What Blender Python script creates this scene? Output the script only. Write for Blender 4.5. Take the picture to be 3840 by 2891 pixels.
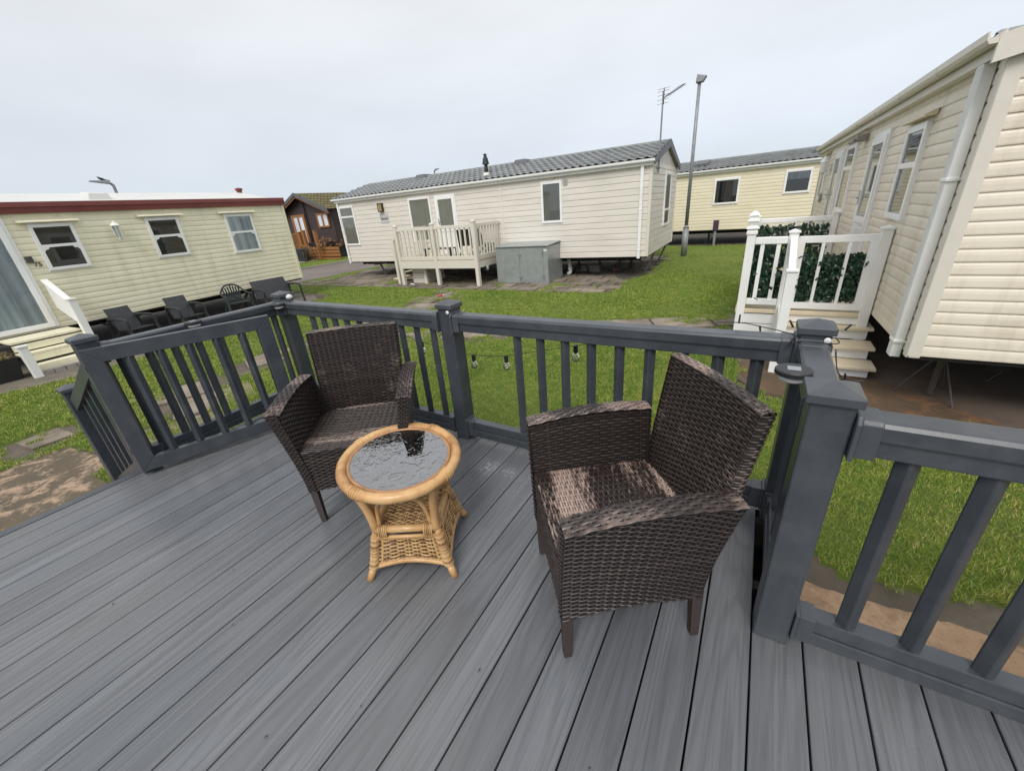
import bpy, bmesh, math, random
import numpy as np
from mathutils import Vector, Matrix
random.seed(7); rng = np.random.default_rng(7)
for o in list(bpy.data.objects): bpy.data.objects.remove(o)
S = bpy.context.scene; COL = S.collection
PI = math.pi; G = -0.6            # deck surface is z = 0, the ground lies at G
# ------------------------------------------------------------------ camera
cam_d = bpy.data.cameras.new("camera"); cam = bpy.data.objects.new("camera", cam_d); COL.objects.link(cam)
PITCH, ROLL, YAW, CAMH = 0.416165483, 0.0854096564, 0.561714279, 1.429936
def cam_axes():
    B = Matrix(((1,0,0),(0,0,1),(0,-1,0)))
    cp, sp = math.cos(PITCH), math.sin(PITCH); Rx = Matrix(((1,0,0),(0,cp,sp),(0,-sp,cp)))
    cr, sr = math.cos(ROLL), math.sin(ROLL); Rz = Matrix(((cr,-sr,0),(sr,cr,0),(0,0,1)))
    c, s = math.cos(YAW), math.sin(YAW); Rw = Matrix(((c,-s,0),(s,c,0),(0,0,1)))
    return Rw @ Rx @ B @ Rz
Mc = cam_axes()
rt, up, bk = Mc @ Vector((1,0,0)), Mc @ Vector((0,-1,0)), -(Mc @ Vector((0,0,1)))
cam.matrix_world = Matrix(((rt.x,up.x,bk.x,0),(rt.y,up.y,bk.y,0),(rt.z,up.z,bk.z,CAMH),(0,0,0,1)))
cam_d.sensor_width = 36; cam_d.lens = 1489.124/3840*36; cam_d.clip_start = 0.05; cam_d.clip_end = 2000
S.camera = cam
# ------------------------------------------------------------------ light
SUN_EL, SUN_AZ = 48, 166          # degrees; azimuth clockwise from +Y: the bright part of the overcast lies behind the camera
w = bpy.data.worlds.new("World"); S.world = w; w.use_nodes = True
nt = w.node_tree; nt.nodes.clear(); N = nt.nodes.new; Lk = nt.links.new
out = N('ShaderNodeOutputWorld'); bg = N('ShaderNodeBackground'); bg.inputs[1].default_value = 0.1
sky = N('ShaderNodeTexSky'); sky.sky_type = 'NISHITA'; sky.sun_disc = False
sky.sun_elevation = math.radians(SUN_EL); sky.sun_rotation = math.radians(SUN_AZ)
tc = N('ShaderNodeTexCoord'); sep = N('ShaderNodeSeparateXYZ'); Lk(tc.outputs['Generated'], sep.inputs[0])
ramp = N('ShaderNodeValToRGB'); Lk(sep.outputs[2], ramp.inputs[0])     # overcast: grows brighter from the horizon to the zenith
cr_ = ramp.color_ramp; cr_.elements[0].position = 0.0; cr_.elements[0].color = (0.55,0.615,0.685,1)
cr_.elements[1].position = 1.0; cr_.elements[1].color = (1.0,1.0,1.0,1)
for p_, c_ in ((0.12,(0.625,0.67,0.73)),(0.3,(0.715,0.74,0.77)),(0.55,(0.76,0.775,0.795))):
    e = cr_.elements.new(p_); e.color = (*c_,1)
mp = N('ShaderNodeMapping'); mp.inputs['Scale'].default_value = (1.2,1.2,4.0); Lk(tc.outputs['Generated'], mp.inputs[0])
cn = N('ShaderNodeTexNoise'); cn.inputs['Scale'].default_value = 1.15; cn.inputs['Detail'].default_value = 5; cn.inputs['Roughness'].default_value = 0.5
Lk(mp.outputs[0], cn.inputs[0])
cm = N('ShaderNodeMapRange'); cm.inputs[1].default_value = 0.3; cm.inputs[2].default_value = 0.7; cm.inputs[3].default_value = 7.75; cm.inputs[4].default_value = 9.45
Lk(cn.outputs[0], cm.inputs[0])
vm = N('ShaderNodeVectorMath'); vm.operation = 'SCALE'; Lk(ramp.outputs[0], vm.inputs[0]); Lk(cm.outputs[0], vm.inputs['Scale'])
mx = N('ShaderNodeMixRGB'); mx.inputs[0].default_value = 0.93; Lk(sky.outputs[0], mx.inputs[1]); Lk(vm.outputs[0], mx.inputs[2])
Lk(mx.outputs[0], bg.inputs[0]); Lk(bg.outputs[0], out.inputs[0])
sd = bpy.data.lights.new("sun", 'SUN'); sd.energy = 1.5; sd.angle = math.radians(26); sd.color = (1.0,0.965,0.91)
sun = bpy.data.objects.new("sun", sd); COL.objects.link(sun)
az, el = math.radians(SUN_AZ), math.radians(SUN_EL)
sdir = Vector((math.sin(az)*math.cos(el), math.cos(az)*math.cos(el), math.sin(el)))
sun.rotation_euler = sdir.to_track_quat('Z','Y').to_euler()
S.view_settings.view_transform = 'Standard'; S.view_settings.look = 'None'; S.view_settings.gamma = 1; S.view_settings.exposure = 0.5
S.render.engine = 'CYCLES'
# ------------------------------------------------------------------ mesh builder
class MB:
    def __init__(s): s.v = []; s.f = []; s.mi = []; s.M = None; s.cur = 0
    def pts(s, P):
        n = len(s.v)
        if s.M is not None: P = [s.M @ Vector(p) for p in P]
        s.v.extend([tuple(p) for p in P]); return n
    def face(s, *ix): s.f.append(ix); s.mi.append(s.cur)
    def box(s, x0,x1,y0,y1,z0,z1):
        if x0>x1: x0,x1=x1,x0
        if y0>y1: y0,y1=y1,y0
        if z0>z1: z0,z1=z1,z0
        n = s.pts([(x0,y0,z0),(x1,y0,z0),(x1,y1,z0),(x0,y1,z0),(x0,y0,z1),(x1,y0,z1),(x1,y1,z1),(x0,y1,z1)])
        for q in ((0,3,2,1),(4,5,6,7),(0,1,5,4),(1,2,6,5),(2,3,7,6),(3,0,4,7)): s.face(*[n+i for i in q])
    def hexa(s, P):                      # 8 corners, bottom ring then top ring
        n = s.pts(P)
        for q in ((0,3,2,1),(4,5,6,7),(0,1,5,4),(1,2,6,5),(2,3,7,6),(3,0,4,7)): s.face(*[n+i for i in q])
    def prism(s, poly, d):               # planar polygon pushed along d
        d = Vector(d); k = len(poly); n = s.pts([Vector(p) for p in poly]); m = s.pts([Vector(p)+d for p in poly])
        s.face(*[n+i for i in range(k-1,-1,-1)]); s.face(*[m+i for i in range(k)])
        for i in range(k): j=(i+1)%k; s.face(n+i,n+j,m+j,m+i)
    def beam(s, a, b, w_, h_, upv=(0,0,1)):   # rectangular bar from a to b
        a, b = Vector(a), Vector(b); d = (b-a).normalized(); u = Vector(upv)
        x = d.cross(u)
        if x.length < 1e-4: x = d.cross(Vector((0,1,0)))
        x.normalize(); y = x.cross(d)
        r = [x*sx*w_/2 + y*sy*h_/2 for sx,sy in ((-1,-1),(1,-1),(1,1),(-1,1))]
        s.hexa([a+r[0],a+r[1],a+r[2],a+r[3],b+r[0],b+r[1],b+r[2],b+r[3]])
    def grid(s, P):                      # P[i][j] points
        ni, nj = len(P), len(P[0]); n = s.pts([p for r in P for p in r])
        for i in range(ni-1):
            for j in range(nj-1): s.face(n+i*nj+j, n+i*nj+j+1, n+(i+1)*nj+j+1, n+(i+1)*nj+j)
    def tube(s, P, r, n=8, closed=False, cap=True):
        P = [Vector(p) for p in P]; k = len(P); R = r if hasattr(r,'__len__') else [r]*k
        T = []
        for i in range(k):
            a = P[(i-1)%k] if (closed or i>0) else P[i]; b = P[(i+1)%k] if (closed or i<k-1) else P[i]
            t = (b-a); T.append(t.normalized() if t.length>1e-9 else Vector((0,0,1)))
        x = T[0].orthogonal().normalized(); base = []
        for i in range(k):
            x = (x - T[i]*x.dot(T[i])); x = x.normalized() if x.length>1e-6 else T[i].orthogonal().normalized()
            y = T[i].cross(x)
            base.append(s.pts([P[i] + (x*math.cos(2*PI*q/n)+y*math.sin(2*PI*q/n))*R[i] for q in range(n)]))
        for i in range(k if closed else k-1):
            A, Bq = base[i], base[(i+1)%k]
            for q in range(n): s.face(A+q, A+(q+1)%n, Bq+(q+1)%n, Bq+q)
        if cap and not closed:
            s.face(*[base[0]+q for q in range(n-1,-1,-1)]); s.face(*[base[-1]+q for q in range(n)])
    def cyl(s, a, b, r, r2=None, n=16): s.tube([a,b],[r, r if r2 is None else r2], n)
    def lathe(s, prof, c=(0,0,0), n=20):      # prof: list of (r,z)
        c = Vector(c); base = [s.pts([c+Vector((r*math.cos(2*PI*q/n), r*math.sin(2*PI*q/n), z)) for q in range(n)]) for r,z in prof]
        for A,Bq in zip(base,base[1:]):
            for q in range(n): s.face(A+q, A+(q+1)%n, Bq+(q+1)%n, Bq+q)
        s.face(*[base[0]+q for q in range(n-1,-1,-1)]); s.face(*[base[-1]+q for q in range(n)])
    def raw(s, V, F):
        n = s.pts([tuple(v) for v in V]); s.f.extend([tuple(n+int(i) for i in f) for f in F]); s.mi.extend([s.cur]*len(F))
SPLIT = {'bracket','corner_trim','corner_cover','bargeboard','downpipe','joint_strip','pipe_clip','tread','riser','step','skirting','hinge','corner_steady','eaves_trim','stair_newel','stair_rail','rail_end','fascia','stretcher','side_wall','block_step','antenna_bracket','handrail','chassis_beam'}
def loose(mb):
    par = list(range(len(mb.v)))
    def find(a):
        while par[a] != a: par[a] = par[par[a]]; a = par[a]
        return a
    for f in mb.f:
        r = find(f[0])
        for i in f[1:]: par[find(i)] = r
    groups = {}
    for k,f in enumerate(mb.f): groups.setdefault(find(f[0]),[]).append(k)
    out_ = []
    for ks in groups.values():
        q = MB(); mp_ = {}
        for k in ks:
            for i in mb.f[k]:
                if i not in mp_: mp_[i] = len(q.v); q.v.append(mb.v[i])
            q.f.append(tuple(mp_[i] for i in mb.f[k])); q.mi.append(mb.mi[k])
        out_.append(q)
    return out_
def obj(name, mb, mats, parent=None, bevel=0, smooth=False, label=None, seg=2):
    if name in SPLIT:                                  # every separate piece becomes a part of its own
        pcs = loose(mb)
        if len(pcs) > 1:
            made = [obj1(name, q, mats, parent, bevel, smooth, label, seg) for q in pcs]; return made[0]
    return obj1(name, mb, mats, parent, bevel, smooth, label, seg)
def obj1(name, mb, mats, parent=None, bevel=0, smooth=False, label=None, seg=2):
    me = bpy.data.meshes.new(name); me.from_pydata(mb.v, [], mb.f)
    mats = mats if isinstance(mats,(list,tuple)) else [mats]
    for m in mats: me.materials.append(m)
    if len(mats)>1: me.polygons.foreach_set('material_index', mb.mi)
    if smooth: me.polygons.foreach_set('use_smooth', [True]*len(me.polygons))
    me.update(); o = bpy.data.objects.new(name, me); COL.objects.link(o)
    if parent is not None: o.parent = parent
    if bevel:
        b = o.modifiers.new('bevel','BEVEL'); b.width = bevel; b.segments = seg; b.limit_method = 'ANGLE'; b.angle_limit = math.radians(40)
    if label: o['label'] = label
    return o
def tag(o, label, cat, group=None):
    o['label'] = label; o['category'] = cat
    if group: o['group'] = group
    return o
def thing(name, label, cat, loc=(0,0,0), rz=0, group=None):
    o = bpy.data.objects.new(name, None); COL.objects.link(o); o.location = loc; o.rotation_euler = (0,0,rz); o.empty_display_size = .1
    return tag(o, label, cat, group)
def struct(name, mb, m, **k):
    o = obj(name, mb, m, **k); o['kind'] = 'structure'; return o
def dup(root, loc, rz, label=None):
    r = root.copy(); COL.objects.link(r); r.location = loc; r.rotation_euler = (0,0,rz)
    if label: r['label'] = label
    for ch in list(root.children):
        c = ch.copy(); COL.objects.link(c); c.parent = r
        for g in ch.children:
            d = g.copy(); COL.objects.link(d); d.parent = c
    return r
# ------------------------------------------------------------------ materials
def newmat(name):
    m = bpy.data.materials.new(name); m.use_nodes = True; t = m.node_tree; t.nodes.clear()
    o = t.nodes.new('ShaderNodeOutputMaterial'); b = t.nodes.new('ShaderNodeBsdfPrincipled'); t.links.new(b.outputs[0], o.inputs[0])
    return m, t, b, o
def nd(t, kind, **k):
    n = t.nodes.new(kind)
    for a,v in k.items():
        if a.startswith('i_'): n.inputs[int(a[2:]) if a[2:].isdigit() else a[2:].replace('_',' ')].default_value = v
        else: setattr(n, a, v)
    return n
def coords(t, scale=(1,1,1), kind='Object', rot=(0,0,0)):
    c = t.nodes.new('ShaderNodeTexCoord'); m = t.nodes.new('ShaderNodeMapping'); m.inputs['Scale'].default_value = scale; m.inputs['Rotation'].default_value = rot
    t.links.new(c.outputs[kind], m.inputs[0]); return m.outputs[0]
def noise(t, vec, scale, detail=4, rough=.55, dist=0):
    n = t.nodes.new('ShaderNodeTexNoise'); n.inputs['Scale'].default_value = scale; n.inputs['Detail'].default_value = detail
    n.inputs['Roughness'].default_value = rough; n.inputs['Distortion'].default_value = dist
    t.links.new(vec, n.inputs[0]); return n.outputs[0]
def rampn(t, fac, stops):
    r = t.nodes.new('ShaderNodeValToRGB'); e = r.color_ramp.elements
    e[0].position, e[0].color = stops[0][0], (*stops[0][1],1); e[1].position, e[1].color = stops[-1][0], (*stops[-1][1],1)
    for p_,c_ in stops[1:-1]: q = e.new(p_); q.color = (*c_,1)
    t.links.new(fac, r.inputs[0]); return r.outputs[0]
def mix(t, fac, a, b, mode='MIX'):
    n = t.nodes.new('ShaderNodeMixRGB'); n.blend_type = mode
    for i,x in ((0,fac),(1,a),(2,b)):
        if isinstance(x,(int,float)): n.inputs[i].default_value = x
        elif isinstance(x,tuple): n.inputs[i].default_value = (*x,1)
        else: t.links.new(x, n.inputs[i])
    return n.outputs[0]
def bump(t, b, h, strength=.3, dist=.01):
    n = t.nodes.new('ShaderNodeBump'); n.inputs['Strength'].default_value = strength; n.inputs['Distance'].default_value = dist
    t.links.new(h, n.inputs['Height']); t.links.new(n.outputs[0], b.inputs['Normal'])
def sc(c, k): return tuple(min(1,x*k) for x in c)
def pmat(name, col, rough=.5, var=.12, scale=3, vec=(1,1,1), bmp=0, bscale=40, metal=0, dirt=None, dirt_amt=.5, dscale=2, spec=.5, streak=0):
    m, t, b, o = newmat(name); v = coords(t, vec)
    c = rampn(t, noise(t, v, scale), [(.3, sc(col,1-var)), (.7, sc(col,1+var))])
    if dirt: c = mix(t, rampn(t, noise(t, coords(t, vec), dscale, 7, .65), [(.48,(0,0,0)),(.72,(dirt_amt,)*3)]), c, dirt)
    if streak:
        f_ = rampn(t, noise(t, coords(t,(3.2,3.2,.22)), 2.2, 6, .68), [(.50,(0,0,0)),(.74,(streak,)*3)]); c = mix(t, f_, c, sc(dirt,.8))
    t.links.new(c, b.inputs['Base Color']); b.inputs['Roughness'].default_value = rough; b.inputs['Metallic'].default_value = metal
    b.inputs['Specular IOR Level'].default_value = spec
    if bmp: bump(t, b, noise(t, coords(t, vec), bscale, 5), bmp, .004)
    return m
def glassmat(name, tint=(.8,.84,.84), refl=.10):
    m = bpy.data.materials.new(name); m.use_nodes = True; t = m.node_tree; t.nodes.clear()
    o = t.nodes.new('ShaderNodeOutputMaterial'); x = nd(t,'ShaderNodeBsdfTransparent'); x.inputs[0].default_value = (*tint,1)
    g = nd(t,'ShaderNodeBsdfGlossy'); g.inputs['Roughness'].default_value = .02
    fr = nd(t,'ShaderNodeFresnel'); fr.inputs[0].default_value = 1.5
    ad = nd(t,'ShaderNodeMath', operation='ADD'); ad.inputs[1].default_value = refl-.04; t.links.new(fr.outputs[0], ad.inputs[0])
    mm = nd(t,'ShaderNodeMixShader'); t.links.new(ad.outputs[0], mm.inputs[0]); t.links.new(x.outputs[0], mm.inputs[1]); t.links.new(g.outputs[0], mm.inputs[2])
    t.links.new(mm.outputs[0], o.inputs[0]); return m
M = {}
M['rail'] = pmat('slate_grey_upvc', (.047,.055,.066), .32, .16, 5, bmp=.06, bscale=120, dirt=(.105,.112,.118), dirt_amt=.45, dscale=7, streak=.35)
M['rail_cap'] = pmat('slate_grey_cap', (.060,.068,.080), .42, .10, 8, bmp=.08, bscale=200, dirt=(.13,.14,.14), dirt_amt=.3, dscale=9)
M['upvc'] = pmat('white_upvc', (.86,.86,.85), .3, .03, 3, dirt=(.55,.53,.47), dirt_amt=.2, dscale=2.5)
M['cream_upvc'] = pmat('cream_upvc', (.70,.66,.58), .4, .05, 3, dirt=(.42,.38,.30), dirt_amt=.3, dscale=3)
M['wall_white'] = pmat('off_white_cladding', (.73,.685,.62), .55, .04, 1.5, (.5,.5,3), .1, 160, dirt=(.50,.46,.39), dirt_amt=.4, dscale=1.6)
M['wall_left'] = pmat('pale_lemon_cladding', (.85,.80,.60), .45, .035, 1.2, (.6,.6,2), .04, 150, streak=.4, dirt=(.60,.57,.42), dirt_amt=.35, dscale=1.5)
M['wall_right'] = pmat('cream_cladding', (.77,.70,.585), .45, .04, 1.2, (.6,.6,2), .05, 150, streak=.5, dirt=(.58,.49,.36), dirt_amt=.5, dscale=1.8)
M['wall_third'] = pmat('yellow_cream_cladding', (.78,.71,.53), .5, .04, 1.2, (.6,.6,2), dirt=(.6,.5,.33), dirt_amt=.3)
M['roof_tile'] = pmat('grey_pantile_steel', (.205,.215,.22), .55, .2, 2.2, bmp=.15, bscale=90, dirt=(.26,.26,.22), dirt_amt=.4, dscale=5)
M['roof_white'] = pmat('weathered_white_roof', (.60,.60,.58), .6, .06, 1, dirt=(.48,.48,.45), dirt_amt=.5, dscale=1.2)
M['red_fascia'] = pmat('dull_red_fascia', (.17,.035,.028), .45, .12, 3, dirt=(.22,.09,.07), dirt_amt=.3)
M['dark_trim'] = pmat('dark_grey_trim', (.10,.105,.115), .5, .1)
M['black'] = pmat('black_plastic', (.016,.017,.019), .45, .2, 20, dirt=(.05,.05,.05), dirt_amt=.3)
M['char'] = pmat('charcoal_plastic', (.026,.029,.033), .42, .2, 10, bmp=.1, bscale=150, dirt=(.07,.07,.07), dirt_amt=.35, dscale=6)
M['under'] = pmat('dark_underframe', (.02,.019,.018), .9, .2)
M['steel'] = pmat('galvanised_steel', (.37,.40,.40), .36, .12, 5, bmp=.04, bscale=60, metal=.45, dirt=(.46,.49,.48), dirt_amt=.5, dscale=3)
M['lamp_steel'] = pmat('weathered_galvanised_pole', (.27,.28,.29), .55, .15, 9, metal=.3)
M['iron'] = pmat('rusty_dark_steel', (.07,.065,.06), .7, .2, 15, dirt=(.12,.07,.04), dirt_amt=.4)
M['glass'] = glassmat('window_glass', (.90,.93,.92), .09)
M['glass_dark'] = glassmat('dim_window_glass', (.55,.58,.58), .13)
M['bulb'] = glassmat('clear_bulb_glass', (.93,.95,.94), .09)
M['blind'] = pmat('beige_fabric_blind', (.62,.60,.53), .8, .06)
M['blind_grey'] = pmat('grey_venetian_blind', (.42,.42,.40), .6, .06)
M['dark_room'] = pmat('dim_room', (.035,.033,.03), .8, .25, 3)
M['dark_screen'] = pmat('brown_drawn_shade', (.060,.053,.042), .8, .1, 3)
M['curtain'] = pmat('pale_blue_grey_curtain', (.66,.71,.78), .85, .30, 2, (6,6,.15))
M['concrete'] = pmat('old_concrete_block', (.30,.28,.255), .9, .18, 9, bmp=.4, bscale=70)
M['brick'] = pmat('red_brick', (.28,.13,.09), .9, .2, 9, bmp=.3)
M['timber'] = pmat('orange_brown_timber', (.30,.125,.035), .6, .2, 6, (1,1,6))
M['log'] = pmat('dark_brown_boards', (.045,.026,.024), .6, .2, 5, (.6,.6,5))
M['moss_roof'] = pmat('mossy_tiles', (.155,.135,.065), .85, .35, 4, bmp=.2, bscale=50)
M['twig'] = pmat('bare_twig', (.11,.085,.06), .8, .25, 10)
M['deadleaf'] = pmat('withered_leaf', (.30,.15,.06), .8, .3, 10)
M['red'] = pmat('red_can', (.45,.06,.03), .35, .1)
M['sign_grey'] = pmat('grey_plaque', (.50,.50,.50), .4, .08)
M['brass'] = pmat('amber_glass', (.55,.42,.18), .35, .2)
M['solar'] = pmat('solar_cell', (.25,.27,.30), .25, .1)
M['number'] = pmat('dark_bronze_number', (.05,.035,.02), .5, .2)
M['tread'] = pmat('cream_step_tread', (.72,.62,.45), .5, .05, 5, dirt=(.5,.42,.3), dirt_amt=.35, dscale=4)
M['soil'] = pmat('soil', (.05,.04,.03), .95, .3, 10)
M['bird'] = pmat('dark_feathers', (.02,.02,.022), .7, .2, 20)
M['pipe'] = pmat('white_pipe', (.66,.66,.64), .35, .05)
M['rust_pink'] = pmat('faded_sticker', (.7,.7,.68), .5)
# deck board: embossed grain, a different streak in every board
def deckmat():
    m, t, b, o = newmat('grey_composite_board')
    tcn = nd(t,'ShaderNodeTexCoord'); sp = nd(t,'ShaderNodeSeparateXYZ'); t.links.new(tcn.outputs['Object'], sp.inputs[0])
    def mth(op, a, bb=None):
        n = nd(t,'ShaderNodeMath', operation=op)
        for i,x in enumerate((a,bb)):
            if x is None: continue
            if isinstance(x,(int,float)): n.inputs[i].default_value = x
            else: t.links.new(x, n.inputs[i])
        return n.outputs[0]
    idx = mth('FLOOR', mth('DIVIDE', mth('ADD', sp.outputs[0], 3.2809), .15))
    wn = nd(t,'ShaderNodeTexWhiteNoise', noise_dimensions='1D'); t.links.new(idx, wn.inputs['W'])
    off = mth('MULTIPLY', wn.outputs[0], 37.0)
    def vec(sx, sy):
        c = nd(t,'ShaderNodeCombineXYZ'); t.links.new(mth('MULTIPLY', sp.outputs[0], sx), c.inputs[0])
        t.links.new(mth('ADD', mth('MULTIPLY', sp.outputs[1], sy), off), c.inputs[1]); t.links.new(off, c.inputs[2]); return c.outputs[0]
    streak = noise(t, vec(26,.55), 1, 4, .6)
    fine = noise(t, vec(170,3.0), 1, 4, .65)
    cont = noise(t, vec(5.5,.3), 1, 1.5, .4)
    rings = mth('SINE', mth('MULTIPLY', mth('ADD', cont, mth('MULTIPLY', fine, .03)), 120.0))
    rl = nd(t,'ShaderNodeMapRange', i_1=.2, i_2=1.0, i_3=0.0, i_4=1.0); t.links.new(rings, rl.inputs[0])
    c = rampn(t, streak, [(.25,(.108,.117,.134)),(.5,(.136,.146,.163)),(.78,(.180,.187,.200))])
    tone = nd(t,'ShaderNodeMapRange', i_1=0, i_2=1, i_3=.86, i_4=1.12); t.links.new(wn.outputs[0], tone.inputs[0])
    c = mix(t, 1.0, c, tone.outputs[0], 'MULTIPLY')
    c = mix(t, mth('MULTIPLY', rl.outputs[0], .36), c, (.072,.075,.082))
    c = mix(t, rampn(t, fine, [(.49,(0,0,0)),(.64,(.5,)*3)]), c, (.080,.084,.095))
    bro = noise(t, coords(t,(1,1,1)), 1.1, 3)
    c = mix(t, rampn(t, bro, [(.4,(0,0,0)),(.75,(.28,)*3)]), c, (.17,.155,.135))
    t.links.new(c, b.inputs['Base Color'])
    rr = nd(t,'ShaderNodeMapRange', i_1=.3, i_2=.7, i_3=.22, i_4=.42); t.links.new(noise(t, coords(t,(1,1,1)), 1.7, 3), rr.inputs[0]); t.links.new(rr.outputs[0], b.inputs['Roughness'])
    b.inputs['Specular IOR Level'].default_value = .55
    for cx_,cy_,rad in ((-1.235,1.616,.085),(-1.097,1.625,.06)):
        dx = mth('SUBTRACT', sp.outputs[0], cx_); dy = mth('SUBTRACT', sp.outputs[1], cy_); dd = mth('SQRT', mth('ADD', mth('MULTIPLY', dx, dx), mth('MULTIPLY', dy, dy)))
        mk = nd(t,'ShaderNodeMapRange', i_1=rad, i_2=0, i_3=0, i_4=1); t.links.new(dd, mk.inputs[0])
        sn = nd(t,'ShaderNodeMapRange', i_1=.48, i_2=.66, i_3=0, i_4=.8); t.links.new(noise(t, coords(t,(1,1,1)), 42, 5, .7), sn.inputs[0])
        c = mix(t, mth('MULTIPLY', mk.outputs[0], sn.outputs[0]), c, (.55,.57,.60))
    t.links.new(c, b.inputs['Base Color'])
    h = mth('ADD', mth('MULTIPLY', fine, .6), mth('MULTIPLY', rl.outputs[0], -.35))
    bump(t, b, h, .5, .003)
    return m
M['deck'] = deckmat()
# woven plastic rattan: near-black strands, sun-bleached in broken streaks
def weavemat(name, bleach_lo, bleach_hi, vec, fvec=(22,22,150)):
    m, t, b, o = newmat(name)
    v = coords(t, vec); g = nd(t,'ShaderNodeNewGeometry')
    base = rampn(t, g.outputs['Random Per Island'], [(0,(.018,.0120,.0108)),(.5,(.029,.0195,.0172)),(1,(.046,.031,.0265))])
    patch = noise(t, v, 1.0, 2, .5); fine = noise(t, coords(t,fvec), 1, 3, .6)
    a = nd(t,'ShaderNodeMath', operation='MULTIPLY_ADD'); a.inputs[1].default_value = .55; t.links.new(fine, a.inputs[0]); t.links.new(patch, a.inputs[2])
    f = nd(t,'ShaderNodeMapRange', i_1=bleach_lo, i_2=bleach_hi, i_3=0, i_4=1); t.links.new(a.outputs[0], f.inputs[0])
    c = mix(t, f.outputs[0], base, (.38,.28,.235))
    t.links.new(c, b.inputs['Base Color']); b.inputs['Roughness'].default_value = .38
    return m
M['weave'] = weavemat('dark_woven_rattan', 1.02, 1.5, (2.5,2.5,3), (30,30,100))
M['weave_rest'] = weavemat('faintly_bleached_rattan', .84, 1.32, (4,4,4), (28,28,100))
M['weave_seat'] = weavemat('sun_bleached_woven_seat', .74, .88, (1.6,10,1), (30,100,30))
M['weave_edge'] = weavemat('sun_bleached_woven_edge', .68, 1.12, (5,5,3), (90,30,30))
M['weave_back'] = pmat('dark_inner_shell', (.010,.008,.007), .8, .1)
M['cane'] = None
def canemat():
    m, t, b, o = newmat('varnished_cane'); v = coords(t,(1,1,1))
    c = rampn(t, noise(t, v, 9, 5, .6), [(.3,(.34,.17,.065)),(.5,(.535,.315,.135)),(.72,(.65,.425,.205))])
    c = mix(t, rampn(t, noise(t, v, 40, 4, .7), [(.60,(0,0,0)),(.75,(.6,)*3)]), c, (.20,.07,.02))
    t.links.new(c, b.inputs['Base Color']); b.inputs['Roughness'].default_value = .33; bump(t, b, noise(t, v, 60, 4), .15, .002); return m
M['cane'] = canemat()
M['cane_dark'] = pmat('red_brown_cane', (.36,.19,.09), .4, .25, 12)
def wickermat():
    m, t, b, o = newmat('honey_wicker'); g = nd(t,'ShaderNodeNewGeometry')
    c = rampn(t, g.outputs['Random Per Island'], [(0,(.19,.088,.034)),(.35,(.42,.245,.10)),(1,(.58,.385,.18))])
    t.links.new(c, b.inputs['Base Color']); b.inputs['Roughness'].default_value = .45; return m
M['wicker'] = wickermat()
def wetglass():
    m = glassmat('wet_table_glass', (.60,.65,.68), .42); t = m.node_tree; v = coords(t,(1,1,1))
    vo = nd(t,'ShaderNodeTexNoise'); vo.inputs['Scale'].default_value = 24; vo.inputs['Detail'].default_value = 2.5; vo.inputs['Distortion'].default_value = .8; t.links.new(v, vo.inputs[0])
    d = nd(t,'ShaderNodeMapRange', i_1=.465, i_2=.535, i_3=0, i_4=1); d.interpolation_type = 'SMOOTHSTEP'; t.links.new(vo.outputs[0], d.inputs[0])
    v2 = nd(t,'ShaderNodeTexVoronoi'); v2.inputs['Scale'].default_value = 85; t.links.new(v, v2.inputs[0])
    d2 = nd(t,'ShaderNodeMapRange', i_1=.0, i_2=.42, i_3=.3, i_4=0); t.links.new(v2.outputs['Distance'], d2.inputs[0])
    a = nd(t,'ShaderNodeMath', operation='ADD'); t.links.new(d.outputs[0], a.inputs[0]); t.links.new(d2.outputs[0], a.inputs[1])
    bp = nd(t,'ShaderNodeBump', i_Strength=.2, i_Distance=.004); t.links.new(a.outputs[0], bp.inputs['Height'])
    for n in t.nodes:
        if n.type in ('BSDF_GLOSSY','FRESNEL'): t.links.new(bp.outputs[0], n.inputs['Normal'])
    return m
M['wetglass'] = wetglass()
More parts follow.
